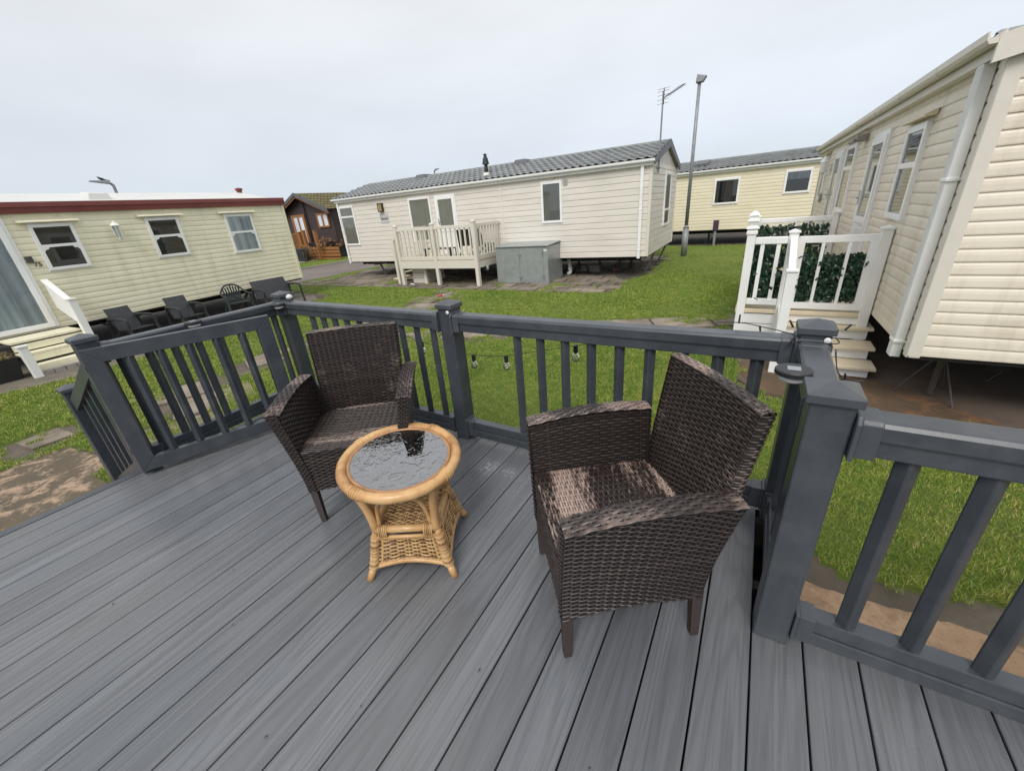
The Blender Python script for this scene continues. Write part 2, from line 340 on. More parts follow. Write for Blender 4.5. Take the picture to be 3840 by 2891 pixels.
def ground_mats():
    m, t, b, o = newmat('worn_ground'); v = coords(t,(1,1,1))
    c = rampn(t, noise(t, v, .9, 7, .62), [(.3,(.055,.044,.032)),(.5,(.095,.078,.058)),(.72,(.15,.125,.098))])
    c = mix(t, rampn(t, noise(t, v, 22, 5, .7), [(.45,(0,0,0)),(.7,(.5,)*3)]), c, (.07,.058,.045))
    t.links.new(c, b.inputs['Base Color']); b.inputs['Roughness'].default_value = .92; bump(t, b, noise(t, v, 30, 8, .7), .6, .02); M['ground'] = m
    def slab(name, c0, c1, stain, amt, seam=True, lo=.47, hi=.60, ss=2.3):
        m, t, b, o = newmat(name); v = coords(t,(1,1,1))
        c = rampn(t, noise(t, v, 1.6, 6, .6), [(.3,c0),(.7,c1)])
        st = noise(t, coords(t,(1,1,1)), ss, 9, .72, .4)
        c = mix(t, rampn(t, st, [(lo,(0,0,0)),(hi,(amt,)*3)]), c, stain)
        c = mix(t, rampn(t, noise(t, v, 55, 4, .7), [(.5,(0,0,0)),(.72,(.45,)*3)]), c, sc(c0,.5))
        g = nd(t,'ShaderNodeNewGeometry'); tone = nd(t,'ShaderNodeMapRange', i_1=0, i_2=1, i_3=.72, i_4=1.2); t.links.new(g.outputs['Random Per Island'], tone.inputs[0])
        c = mix(t, 1.0, c, tone.outputs[0], 'MULTIPLY')
        t.links.new(c, b.inputs['Base Color']); b.inputs['Roughness'].default_value = .88; bump(t, b, noise(t, v, 45, 8, .7), .5, .01); return m
    M['slab'] = slab('mossy_paving', (.16,.128,.10), (.29,.245,.195), (.10,.085,.06), .7)
    M['slab_pink'] = slab('flaking_painted_concrete', (.085,.068,.047), (.13,.10,.065), (.42,.295,.205), .85, lo=.50, hi=.60, ss=6)
    M['slab_red'] = slab('red_brown_concrete', (.085,.062,.047), (.15,.112,.088), (.12,.06,.03), .5)
    M['slab_moss'] = slab('damp_orange_brown_concrete', (.075,.050,.028), (.125,.080,.045), (.21,.095,.045), .7, lo=.50, hi=.62, ss=4)
    M['slab_warm'] = slab('warm_sandy_slab', (.27,.17,.10), (.42,.285,.18), (.15,.10,.06), .7, lo=.46, hi=.66, ss=8)
    M['strip'] = slab('grey_brown_concrete_apron', (.13,.112,.088), (.205,.178,.142), (.09,.077,.056), .6)
    m, t, b, o = newmat('asphalt_road'); v = coords(t,(1,1,1))
    c = rampn(t, noise(t, v, .8, 5), [(.3,(.135,.112,.10)),(.7,(.19,.158,.142))]); c = mix(t, rampn(t, noise(t, v, 70, 3), [(.5,(0,0,0)),(.7,(.4,)*3)]), c, (.09,.08,.075))
    t.links.new(c, b.inputs['Base Color']); b.inputs['Roughness'].default_value = .85; bump(t, b, noise(t, v, 90, 4), .4, .006); M['road'] = m
    m, t, b, o = newmat('turf'); v = coords(t,(1,1,1))
    c = rampn(t, noise(t, v, 1.1, 6, .65), [(.28,(.100,.160,.019)),(.5,(.138,.200,.025)),(.74,(.195,.220,.050))])
    c = mix(t, rampn(t, noise(t, coords(t,(1,1,1)), 38, 5, .75), [(.42,(0,0,0)),(.68,(.5,)*3)]), c, (.085,.105,.018))
    t.links.new(c, b.inputs['Base Color']); b.inputs['Roughness'].default_value = .9; bump(t, b, noise(t, v, 60, 6, .8), 1.0, .03); M['turf'] = m
    m, t, b, o = newmat('grass_blade'); g = nd(t,'ShaderNodeNewGeometry'); v = coords(t,(1,1,1))
    c = rampn(t, g.outputs['Random Per Island'], [(0,(.115,.205,.020)),(.45,(.180,.285,.027)),(.85,(.255,.330,.050)),(1,(.46,.40,.18))])
    c2 = rampn(t, noise(t, v, .9, 5, .6), [(.3,(.74,.82,.72)),(.5,(1,1,1)),(.72,(1.22,1.08,1.25))])
    c = mix(t, 1.0, c, c2, 'MULTIPLY'); c3 = rampn(t, noise(t, coords(t,(1,1,1)), 7, 4, .65), [(.32,(.60,.70,.58)),(.5,(1,1,1)),(.66,(1.5,1.18,1.5))]); c = mix(t, 1.0, c, c3, 'MULTIPLY')
    t.links.new(c, b.inputs['Base Color']); b.inputs['Roughness'].default_value = .55; b.inputs['Specular IOR Level'].default_value = .3
    M['blade'] = m
    m, t, b, o = newmat('glossy_ivy_leaf'); g = nd(t,'ShaderNodeNewGeometry')
    c = rampn(t, g.outputs['Random Per Island'], [(0,(.006,.022,.012)),(.6,(.012,.045,.022)),(1,(.030,.085,.035))])
    t.links.new(c, b.inputs['Base Color']); b.inputs['Roughness'].default_value = .35; M['ivy'] = m
ground_mats()
# ================================================================== GROUND
def inpoly(X, Y, P):
    r = np.zeros(X.shape, bool); n = len(P)
    for i in range(n):
        x0,y0 = P[i]; x1,y1 = P[(i+1)%n]
        if y0 == y1: continue
        c = ((y0>Y)!=(y1>Y)) & (X < (x1-x0)*(Y-y0)/(y1-y0)+x0); r ^= c
    return r
def vnoise(X, Y, s, seed):           # smooth value noise
    R = np.random.default_rng(seed).random((256,256)); x = X*s; y = Y*s
    xi = np.floor(x).astype(int); yi = np.floor(y).astype(int); fx = x-xi; fy = y-yi
    fx = fx*fx*(3-2*fx); fy = fy*fy*(3-2*fy); a = lambda i,j: R[(xi+i)%256,(yi+j)%256]
    return (a(0,0)*(1-fx)+a(1,0)*fx)*(1-fy)+(a(0,1)*(1-fx)+a(1,1)*fx)*fy
mb = MB(); mb.grid([[(x,y,G) for y in (-160,160)] for x in (-160,160)]); struct('ground', mb, M['ground'])
ROAD = [(-20.0,-30),(-20.1,8),(-20.45,16),(-21.5,60),(-16.6,60),(-15.75,16),(-15.75,9.5),(-15.7,-30)]
mb = MB(); mb.prism([(x,y,G-.1) for x,y in ROAD], (0,0,.104)); struct('road', mb, M['road'])
mb = MB(); mb.prism([(x,y,G-.1) for x,y in [(-24.1,10),(-24.6,19),(-25.3,30),(-26.6,30),(-25.8,19),(-25.2,10)]], (0,0,.112)); struct('pavement', mb, M['concrete'])
mb = MB()
for a,b in zip([(-20.0,-30),(-20.1,8),(-20.45,16)],[(-20.1,8),(-20.45,16),(-21.5,60)]): mb.beam((*a,G+.03),(*b,G+.03),.12,.12)
struct('kerb', mb, M['concrete'])
STRIP = [(-16.0,-12),(-9.75,-12),(-9.8,.7),(-9.64,1.6),(-10.15,4.5),(-11.0,7.2),(-12.3,7.9),(-15.6,7.9)]
mb = MB(); mb.prism([(x,y,G-.1) for x,y in STRIP], (0,0,.122)); struct('path', mb, M['strip'], label=None)
def slabs(poly, pitch, ang, seedn, gap=.03, miss=.08, zt=.022):
    mb = MB(); r = random.Random(seedn); c, s = math.cos(ang), math.sin(ang)
    xs = [p[0] for p in poly]; ys = [p[1] for p in poly]; cx, cy = sum(xs)/len(xs), sum(ys)/len(ys); n = int(12/pitch)+4
    for i in range(-n,n):
        for j in range(-n,n):
            lx, ly = (i+(.5 if j%2 else 0))*pitch, j*pitch*.75
            X, Y = cx+lx*c-ly*s, cy+lx*s+ly*c
            if not inpoly(np.array([X]),np.array([Y]),poly)[0] or r.random()<miss: continue
            h = zt + r.uniform(0,.012); tz = [r.uniform(-.005,.005) for _ in range(4)]
            a, b = pitch/2-gap*r.uniform(.3,1), pitch*.375-gap*r.uniform(.3,1); rot = r.uniform(-.03,.03)
            q = []
            for k,(sx,sy) in enumerate(((-1,-1),(1,-1),(1,1),(-1,1))):
                ux, uy = sx*a*r.uniform(.93,1), sy*b*r.uniform(.93,1); ux, uy = ux-uy*rot, uy+ux*rot
                q.append((X+ux*c-uy*s, Y+ux*s+uy*c, G+h+tz[k]))
            mb.hexa([(x,y,G-.05) for x,y,z in q]+q)
    return mb
WSLAB = [(-15.3,9.1),(-12.7,9.2),(-9.7,9.35),(-7.9,9.35),(-5.8,9.4),(-4.3,9.3),(-2.9,9.45),(-2.95,11.0),(-2.75,12.5),(-2.9,15.8),(-15.3,15.2),(-14.8,11)]
PATHS = {'p':[(-7.95,9.5),(-6.85,9.5),(-6.6,8.1),(-6.55,7.0),(-6.1,5.9),(-6.5,4.9),(-7.3,5.6),(-7.55,7.2)],
 'b':[(-6.6,5.4),(-6.0,5.55),(-4.3,6.05),(-1.6,7.34),(-.05,8.0),(.1,6.9),(-1.4,6.55),(-3.5,5.65),(-4.2,5.3),(-5.5,4.85),(-6.3,4.75)],
 'l':[(-7.3,5.2),(-6.5,5.0),(-6.55,2.7),(-5.4,1.65),(-5.3,.85),(-6.1,.95),(-7.2,2.2),(-7.45,3.6)],
 'n':[(-7.15,.3),(-7.1,.88),(-6.6,.9),(-6.5,.4)]}
st = struct('path', slabs(WSLAB, .62, .02, 3, .02, .02), M['slab'])
struct('path', slabs(PATHS['p'], .9, .1, 4, .02, .04), M['slab']); struct('path', slabs(PATHS['b'], .95, .43, 5, .02, .03), M['slab'])
struct('path', slabs(PATHS['l'], .98, 1.2, 6, .05, .05), M['slab']); struct('path', slabs(PATHS['n'], .55, .1, 8, .04, 0), M['slab'])
mb = MB(); mb.prism([(x,y,G-.1) for x,y in [(-6.4,-5),(-6.35,.66),(-5.55,.78),(-4.95,.62),(-4.7,.72),(-4.2,.9),(-3.5,.9),(-3.5,-5)]], (0,0,.122)); struct('path', mb, M['slab_pink'])
mb = MB(); r_ = random.Random(2); nx_ = 140
ed = [2.13+.05*(vnoise(np.array([x*3.]),np.array([.3]),1,21)[0]-.5)+r_.uniform(-.012,.012) for x in np.linspace(-.1,4.4,nx_)]
mb.grid([[(x,1.3,G-.02),(x,1.3,G+.024),(x,1.7,G+.026),(x,e-.03,G+.024),(x,e,G+.010),(x,e+.01,G-.05)] for x,e in zip(np.linspace(-.1,4.4,nx_),ed)])
struct('path', mb, M['slab_warm'])
CONC = [(-.1,7.4),(-.05,5.0),(.25,4.62),(1.5,4.50),(6.0,4.35),(6.5,9),(6.5,16),(-.2,16)]
mb = MB(); mb.prism([(x,y,G-.1) for x,y in CONC], (0,0,.122)); struct('path', mb, M['slab_red'])
MOSS = [(-.08,5.3),(.25,4.63),(1.5,4.505),(2.05,4.47),(1.98,4.64),(1.72,4.92),(1.45,5.25),(1.05,5.5),(.3,5.5)]
mb = MB(); mb.prism([(x,y,G-.1) for x,y in MOSS], (0,0,.126)); struct('path', mb, M['slab_moss'])
LAWNS = [[(-9.75,-6),(-9.8,.7),(-9.64,1.6),(-10.15,4.5),(-11.1,7.3),(-10.9,7.45),(-11.3,7.62),(-11.5,8.1),(-13.5,8.0),(-15.2,7.95),(-15.3,9.1),(-12.7,9.15),(-9.7,9.28),(-8.0,9.2),(-7.3,9.35),(-6.8,9.2),(-5.8,9.35),(-4.3,9.25),(-2.9,9.45),(-2.95,11),(-2.7,12.4),(-2.9,15.8),(-4,19.3),(2,19.0),(2,16),(-.12,16),(-.15,7.4),(-.05,5.0),(.25,4.62),(1.5,4.5),(4.5,4.4),(4.5,2.33),(1.3,2.33),(.84,2.31),(.5,2.31),(-1,2.33),(-3.3,2.3),(-4.1,1.0),(-4.6,.75),(-4.9,.65),(-5.5,.80),(-6.3,.68),(-6.35,-6)],
 [(-15.76,9.55),(-14.95,10.0),(-14.75,11),(-15.2,13.5),(-15.3,15.5),(-15.74,15.5)], [(-15.74,7.95),(-15.2,7.95),(-15.3,9.1),(-15.74,9.2)],
 [(-20.15,5),(-20.2,9),(-20.52,16),(-21,24),(-25,24),(-24.55,19),(-24.05,11),(-23.5,5)], [(-15.7,15.5),(-3,15.8),(-3.5,20),(-15.5,20)]]
HOLES = list(PATHS.values())
def lawn_mask(X, Y):
    jx = (vnoise(X,Y,3.1,1)-.5)*.22+(vnoise(X,Y,9,2)-.5)*.12; jy = (vnoise(X,Y,3.1,3)-.5)*.22+(vnoise(X,Y,9,4)-.5)*.12
    x, y = X+jx, Y+jy; m = np.zeros(X.shape,bool)
    for P in LAWNS: m |= inpoly(x,y,P)
    h = np.zeros(X.shape,bool)
    for P in HOLES: h |= inpoly(X+jx*1.3,Y+jy*1.3,P)
    weed = inpoly(X,Y,WSLAB) & ((vnoise(X,Y,1.1,31)*.5+vnoise(X,Y,5,32)*.5) > .70) & (Y < 10.6)
    tuft = (vnoise(X,Y,2.2,5)*.6+vnoise(X,Y,6,6)*.4) > .655        # grass creeping over the slabs
    return (m & (~h | tuft)) | weed
cs = .07; gx = np.arange(-25.2,4.6,cs); gy = np.arange(-5,24,cs); GX, GY = np.meshgrid(gx,gy,indexing='ij')
MK = lawn_mask(GX+cs/2,GY+cs/2); ii, jj = np.nonzero(MK)
near = ((GX[ii,jj] > -15.8) & (GY[ii,jj] < 20)) | (GX[ii,jj] < -19)
ii, jj = ii[near], jj[near]
ZT = G+.012+.022*vnoise(GX,GY,2.5,9)+.012*vnoise(GX,GY,9,10)
vid = -np.ones(((len(gx)+1),(len(gy)+1)),int); corners = np.stack([ii*(len(gy)+1)+jj,(ii+1)*(len(gy)+1)+jj,(ii+1)*(len(gy)+1)+jj+1,ii*(len(gy)+1)+jj+1],1)
u, inv = np.unique(corners, return_inverse=True); ui, uj = u//(len(gy)+1), u%(len(gy)+1)
vx = gx[0]+ui*cs; vy = gy[0]+uj*cs
V = np.stack([vx,vy,G+.010+.022*vnoise(vx,vy,2.5,9)+.012*vnoise(vx,vy,9,10)],1)
cntv = np.bincount(inv.ravel(), minlength=len(u)); V[cntv<4,2] = G-.004                 # the turf dips to the ground at its edges
def fastmesh(name, V, F, mat):
    me = bpy.data.meshes.new(name); k = F.shape[1]
    me.vertices.add(len(V)); me.vertices.foreach_set('co', np.ascontiguousarray(V,np.float32).ravel())
    me.loops.add(F.size); me.loops.foreach_set('vertex_index', np.ascontiguousarray(F,np.int32).ravel())
    me.polygons.add(len(F)); me.polygons.foreach_set('loop_start', np.arange(0,F.size,k,dtype=np.int32))
    me.update(calc_edges=True); me.materials.append(mat); o = bpy.data.objects.new(name, me); COL.objects.link(o); return o
o = fastmesh('lawn', V, inv.reshape(-1,4), M['turf']); o['kind'] = 'structure'
# grass blades, denser near the deck
def blades():
    out = []
    cells = np.stack([GX[ii,jj],GY[ii,jj]],1); d = np.hypot(cells[:,0],cells[:,1])
    per = np.clip(62*(4.0/np.maximum(d,2.6))**1.3, 3.0, 75)
    per = np.where((cells[:,0]<-12)|(cells[:,1]>12), np.minimum(per,4.0), per)
    cnt = rng.poisson(per); idx = np.repeat(np.arange(len(cells)),cnt); n = len(idx)
    p = cells[idx]+rng.random((n,2))*cs; dd = np.hypot(p[:,0],p[:,1])
    tall = .55+.9*vnoise(p[:,0],p[:,1],1.6,12)
    edge = ~lawn_mask(p[:,0]+.06,p[:,1]-.08)
    h = rng.uniform(.016,.036,n)*tall*np.where(edge,1.2,1)*np.clip(1.1-dd*.02,.7,1); wd = .0016*np.clip(dd/3.2,1,4.5)
    a = rng.uniform(0,2*PI,n); lean = rng.uniform(.2,1.3,n); la = rng.uniform(0,2*PI,n)
    z = G+.012+.022*vnoise(p[:,0],p[:,1],2.5,9)+.012*vnoise(p[:,0],p[:,1],9,10)
    B = np.stack([p[:,0],p[:,1],z],1); W = np.stack([np.cos(a)*wd,np.sin(a)*wd,0*a],1); L = np.stack([np.cos(la),np.sin(la),0*la],1)
    mid = B+L*(h*lean*.35)[:,None]+np.array([0,0,1])*(h*.6)[:,None]; tip = B+L*(h*lean)[:,None]+np.array([0,0,1])*(h*.92)[:,None]
    V = np.stack([B-W,B+W,tip],1).reshape(-1,3); k = np.arange(n)*3
    F = np.stack([k,k+1,k+2],1)
    return V, F
V, F = blades(); o = fastmesh('grass', V, F, M['blade']); o['kind'] = 'stuff'
tag(o, 'short mown grass growing across the lawns between the holiday homes', 'grass')
print('blades', len(F), 'lawn', len(ii))
# ================================================================== DECK
t = thing('decking', 'grey wood-grain composite decking under the wicker chairs and cane table', 'decking', (0,0,0))
mb = MB(); gap = .0055
def board(x0, x1, ya, yb): mb.box(x0, x1, ya, yb, -.024, 0)
board(-3.383, -3.2809-gap/2, -1.6, 1.86)
k = 0
while True:
    x0 = -3.2809+.15*k; k += 1
    if x0 > 2.6: break
    if x0 < .15: board(x0+gap/2, x0+.15-gap/2, -1.6, 1.90)
    elif x0 < .2: board(x0+gap/2, x0+.15-gap/2, -1.6, 1.275)
    else: board(x0+gap/2, x0+.15-gap/2, -1.6, 1.27)
obj('deck_boards', mb, M['deck'], t, bevel=.003)
mb = MB(); mb.box(-3.455,-3.392,-1.6,1.9,-.03,.001); mb.box(-3.45,-3.425,-1.6,1.9,-.2,-.032)
obj('edge_trim', mb, M['rail_cap'], t, bevel=.004)
mb = MB(); mb.box(-3.42,.25,1.91,1.93,-.55,-.03); mb.box(.25,2.6,1.275,1.295,-.55,-.03); mb.box(.25,.27,1.295,1.93,-.55,-.03)
mb.box(-3.43,-3.40,-1.6,1.9,-.5,-.2)
obj('fascia', mb, M['rail'], t)
mb = MB()
for y in np.arange(-1.4,1.9,.4): mb.box(-3.38,.25,y,y+.045,-.17,-.025)
for y in np.arange(-1.4,1.2,.4): mb.box(.25,2.6,y,y+.045,-.17,-.025)
mb.box(-3.37,.25,-1.6,1.9,-.30,-.28); mb.box(.25,2.6,-1.6,1.27,-.30,-.28)
obj('joist', mb, M['under'], t)
# ------------------------------------------------------------------ railings
def post(parent, x, y, z0=0, z1=.915, s=.1, label=None, ang=0):
    p = MB(); p.M = Matrix.Translation((x,y,0)) @ Matrix.Rotation(ang,4,'Z'); h = s/2; p.box(-h,h,-h,h,z0,z1); po = obj('post', p, M['rail'], parent, bevel=.006)
    c = MB(); c.M = p.M; q = h+.011
    c.box(-q,q,-q,q,z1-.004,z1+.024)
    n = c.pts([(-q+.004,-q+.004,z1+.024),(q-.004,-q+.004,z1+.024),(q-.004,q-.004,z1+.024),(-q+.004,q-.004,z1+.024),(-h*.78,-h*.78,z1+.032),(h*.78,-h*.78,z1+.032),(h*.78,h*.78,z1+.032),(-h*.78,h*.78,z1+.032),(0,0,z1+.047)])
    for i in range(4): j=(i+1)%4; c.face(n+i,n+j,n+4+j,n+4+i); c.face(n+4+i,n+4+j,n+8)
    obj('post_cap', c, M['rail_cap'], po, bevel=.004); return po
def railrun(parent, a, b, zt=.882, zb=.150, bal=None, nb=0, brackets=True):
    """a, b: ends of the run at the post faces; a moulded handrail, a bottom rail and diamond-set balusters"""
    a, b = Vector((*a,0)), Vector((*b,0)); d = (b-a).normalized(); L = (b-a).length; nrm = Vector((-d.y,d.x,0))
    F = Matrix((( d.x,nrm.x,0,a.x),(d.y,nrm.y,0,a.y),(0,0,1,0),(0,0,0,1)))
    def prof(P, z, x0, x1): mb.prism([(x0,y,z+h) for y,h in P], (x1-x0,0,0))
    mb = MB(); mb.M = F
    top = [(-.046,-.052),(.046,-.052),(.046,-.012),(.036,0),(-.036,0),(-.046,-.012)]; low = [(-.036,-.103),(.036,-.103),(.036,-.053),(-.036,-.053)]
    prof(top, zt, .004, L-.004); prof(low, zt, .004, L-.004); obj('handrail', mb, M['rail'], parent, bevel=.004)
    mb = MB(); mb.M = F
    prof([(-.028,-.055),(.028,-.055),(.028,0),(-.028,0)], zb, .004, L-.004); prof([(-.034,-.106),(.034,-.106),(.034,-.057),(-.034,-.057)], zb, .004, L-.004)
    obj('bottom_rail', mb, M['rail'], parent, bevel=.004)
    if brackets:
        mb = MB(); mb.M = F
        for x0,x1,y0 in ((0,.012,0),(L-.012,L,0),(.012,.055,-.008),(L-.055,L-.012,-.008)):
            big = .012 if y0 == 0 else .003
            prof([(-.046-big,-.103-big),(.046+big,-.103-big),(.046+big,-.008),(.036+big,big),(-.036-big,big),(-.046-big,-.008)], zt, x0, x1)
            prof([(-.034-big,-.106),(.034+big,-.106),(.034+big,big),(-.034-big,big)], zb, x0, x1)
        obj('bracket', mb, M['rail_cap'], parent, bevel=.003)
    for s in (bal if bal is not None else [L*(i+.5)/nb for i in range(nb)]):
        mb = MB(); mb.M = F; r = .0285
        mb.prism([(s-r,0,zb-.006),(s,-r,zb-.006),(s+r,0,zb-.006),(s,r,zb-.006)], (0,0,zt-.100-zb+.006)); obj('baluster', mb, M['rail'], parent, bevel=.006)
YB = 1.868
t = thing('deck_railing', 'long slate-grey railing across the back of the deck, behind both wicker chairs', 'railing', (-3.40,YB,0), 0)
def reloc(root):                                  # parts written in world coordinates are moved into their thing's frame
    inv_ = root.matrix_basis.inverted()
    for c in root.children:
        c.data.transform(inv_) if c.data.users == 1 else None
        for g in c.children: g.data.transform(inv_)
post(t,-3.405,1.905); post(t,-1.590,1.878); post(t,.232,1.850)
railrun(t,(-3.355,1.885),(-1.640,1.862), bal=[.335+.1425*i for i in range(10)])
railrun(t,(-1.540,1.862),(.182,1.862), bal=[-1.111+1.54+.1465*i for i in range(9)])
bpy.context.view_layer.update(); reloc(t)
t = thing('deck_railing', 'short slate-grey railing with a solar light, running between two posts at the right', 'railing', (.222,1.225,0))
post(t,.221,1.225); railrun(t,(.224,1.275),(.230,1.800), nb=3)
bpy.context.view_layer.update(); reloc(t)
t = thing('deck_railing', 'slate-grey railing leaving the nearest post and cut off by the right edge of the picture', 'railing', (.27,1.215,0))
post(t,2.2,1.215); railrun(t,(.272,1.213),(2.15,1.213), bal=[.133+.1515*i for i in range(12)])
bpy.context.view_layer.update(); reloc(t)
t = thing('deck_railing', 'slate-grey railing along the left edge of the deck behind the open gate', 'railing', (-3.40,.65,0))
post(t,-3.385,.65,-.35); railrun(t,(-3.387,.70),(-3.403,1.855), nb=8)
bpy.context.view_layer.update(); reloc(t)
# ------------------------------------------------------------------ open gate
ga = math.radians(90-21.5); GL = .985
t = thing('deck_gate', 'slate-grey five-bar gate with mitred corners, swung open on the left of the deck', 'gate', (-3.315,.595,0), ga)
W_, z0, z1, th = .088, .035, .880, .022
def fr(P): m_ = MB(); m_.prism([(x,-th,z) for x,z in P], (0,2*th,0)); return m_
for nm,P in (('top_rail',[(0,z1),(GL,z1),(GL-W_,z1-W_),(W_,z1-W_)]),('bottom_rail',[(0,z0),(W_,z0+W_),(GL-W_,z0+W_),(GL,z0)]),
             ('stile',[(0,z0+.001),(0,z1-.001),(W_-.001,z1-W_),(W_-.001,z0+W_)]),('stile',[(GL,z0+.001),(GL-W_+.001,z0+W_),(GL-W_+.001,z1-W_),(GL,z1-.001)])):
    obj(nm, fr(P), M['rail'], t, bevel=.003)
for i in range(5):
    s_ = .195+.150*i; m_ = MB(); r_ = .027; m_.prism([(s_-r_,0,z0+W_),(s_,-r_,z0+W_),(s_+r_,0,z0+W_),(s_,r_,z0+W_)], (0,0,z1-z0-2*W_)); obj('baluster', m_, M['rail'], t, bevel=.006)
m_ = MB()
for z in (.16,.74): m_.box(-.012,.05,th,th+.006,z,z+.035); m_.cyl((-.004,th+.006,z-.01),(-.004,th+.006,z+.045),.007,None,8)
obj('hinge', m_, M['black'], t)
# ------------------------------------------------------------------ step railing outside the deck
t = thing('step_railing', 'dark grey stair post and sloping rail dropping from the left deck edge to the slabs', 'railing', (-4.30,.63,G))
post(t,-4.30,.63,G,.455)
m_ = MB(); m_.beam((-3.44,.64,.74),(-4.245,.632,.35),.075,.09); obj('handrail', m_, M['rail'], t, bevel=.004)
m_ = MB(); m_.beam((-3.44,.64,.03),(-4.245,.632,-.36),.06,.09); obj('bottom_rail', m_, M['rail'], t, bevel=.004)
for i in range(4):
    x = -3.56-.17*i; zz = -.03-(x+3.44)*-.4845; zl = .03+(x+3.44)*.4845
    m_ = MB(); m_.box(x-.02,x+.02,.617,.657,zl+.04,zl+.68); obj('baluster', m_, M['rail'], t)
bpy.context.view_layer.update(); reloc(t)
t = thing('deck_steps', 'grey steps going down from the gateway at the left of the deck', 'steps', (-3.9,.1,G))
m_ = MB()
for i,(x0,x1,z) in enumerate(((-3.74,-3.46,-.20),(-4.02,-3.74,-.40))): m_.box(x0,x1,-.45,.57,z-.03,z); m_.box(x0+.27,x1-.005,-.45,.57,z-.2,z-.032)
obj('tread', m_, M['deck'], t); bpy.context.view_layer.update(); reloc(t)
# ================================================================== WICKER ARMCHAIRS
def weave(mb, P, Lu, Lv, row=.0098, stake=.031, amp=.0023, wfac=.70, stakes=True, seed=0):
    """real over-and-under weaving on the patch P(u,v) (u, v in 0..1, rows run along u)"""
    nr = max(2,int(round(Lv/row))); ns = max(2,int(round(Lu/stake))); K = ns*4; e = 1e-3
    us = np.linspace(0,1,K+1)
    def frame(u, v):
        p = np.array(P(u,v)); du = np.array(P(min(u+e,1),v))-np.array(P(max(u-e,0),v)); dv = np.array(P(u,min(v+e,1)))-np.array(P(u,max(v-e,0)))
        n = np.cross(du,dv); n /= np.linalg.norm(n)+1e-12; return p, n, dv/(np.linalg.norm(dv)+1e-12)
    r = random.Random(seed)
    for j in range(nr):
        v = (j+.5)/nr; V = []; h = Lv/nr*wfac/2*r.uniform(.92,1.06)
        for i,u in enumerate(us):
            p,n,dv = frame(u,v); ph = u*ns*PI+(j%2)*PI; o_ = amp*math.tanh(3.0*math.sin(ph))
            V += [p+n*(o_-.0022)-dv*h, p+n*o_-dv*h*.5, p+n*o_+dv*h*.5, p+n*(o_-.0022)+dv*h]
        F = []
        for i in range(K):
            a = i*4
            for q in range(3): F.append((a+q,a+4+q,a+5+q,a+1+q))
        mb.raw(V,F)
    if stakes:
        M_ = nr
        for k in range(ns):
            for dlt in (-.0024,.0024):
                V = []; u = (k+.5)/ns
                for j in range(0,M_+1,2):
                    v = min(1,j/M_); p,n,dv = frame(u,v); t_ = np.cross(dv,n)
                    V += [p+n*.0004+t_*(dlt-.0019), p+n*.0010+t_*dlt, p+n*.0004+t_*(dlt+.0019)]
                m_ = len(V)//3; F = []
                for j in range(m_-1):
                    a = j*3; F += [(a,a+1,a+4,a+3),(a+1,a+2,a+5,a+4)]
                mb.raw(V,F)
def shell(P, nu=14, nv=10, off=-.0045):
    mb = MB(); e = 1e-3; R = []
    for i in range(nu+1):
        row = []
        for j in range(nv+1):
            u,v = i/nu,j/nv; p = np.array(P(u,v)); du = np.array(P(min(u+e,1),v))-np.array(P(max(u-e,0),v)); dv = np.array(P(u,min(v+e,1)))-np.array(P(u,max(v-e,0)))
            n = np.cross(du,dv); n /= np.linalg.norm(n)+1e-12; row.append(tuple(p+n*off))
        R.append(row)
    mb.grid(R); return mb
def lerp(a,b,t): return a+(b-a)*t
AZ = lambda y: .641+.022*math.sin(PI*min(1,max(0,y/.56))**.9)     # arm height along the depth
def xo(z): return .252 if z < .22 else   .252+.083*((z-.22)/.44)**1.35     # outer face flares out towards the arm
def yback(z): return .468+.034*max(0,(z-.2)/.44)**1.5
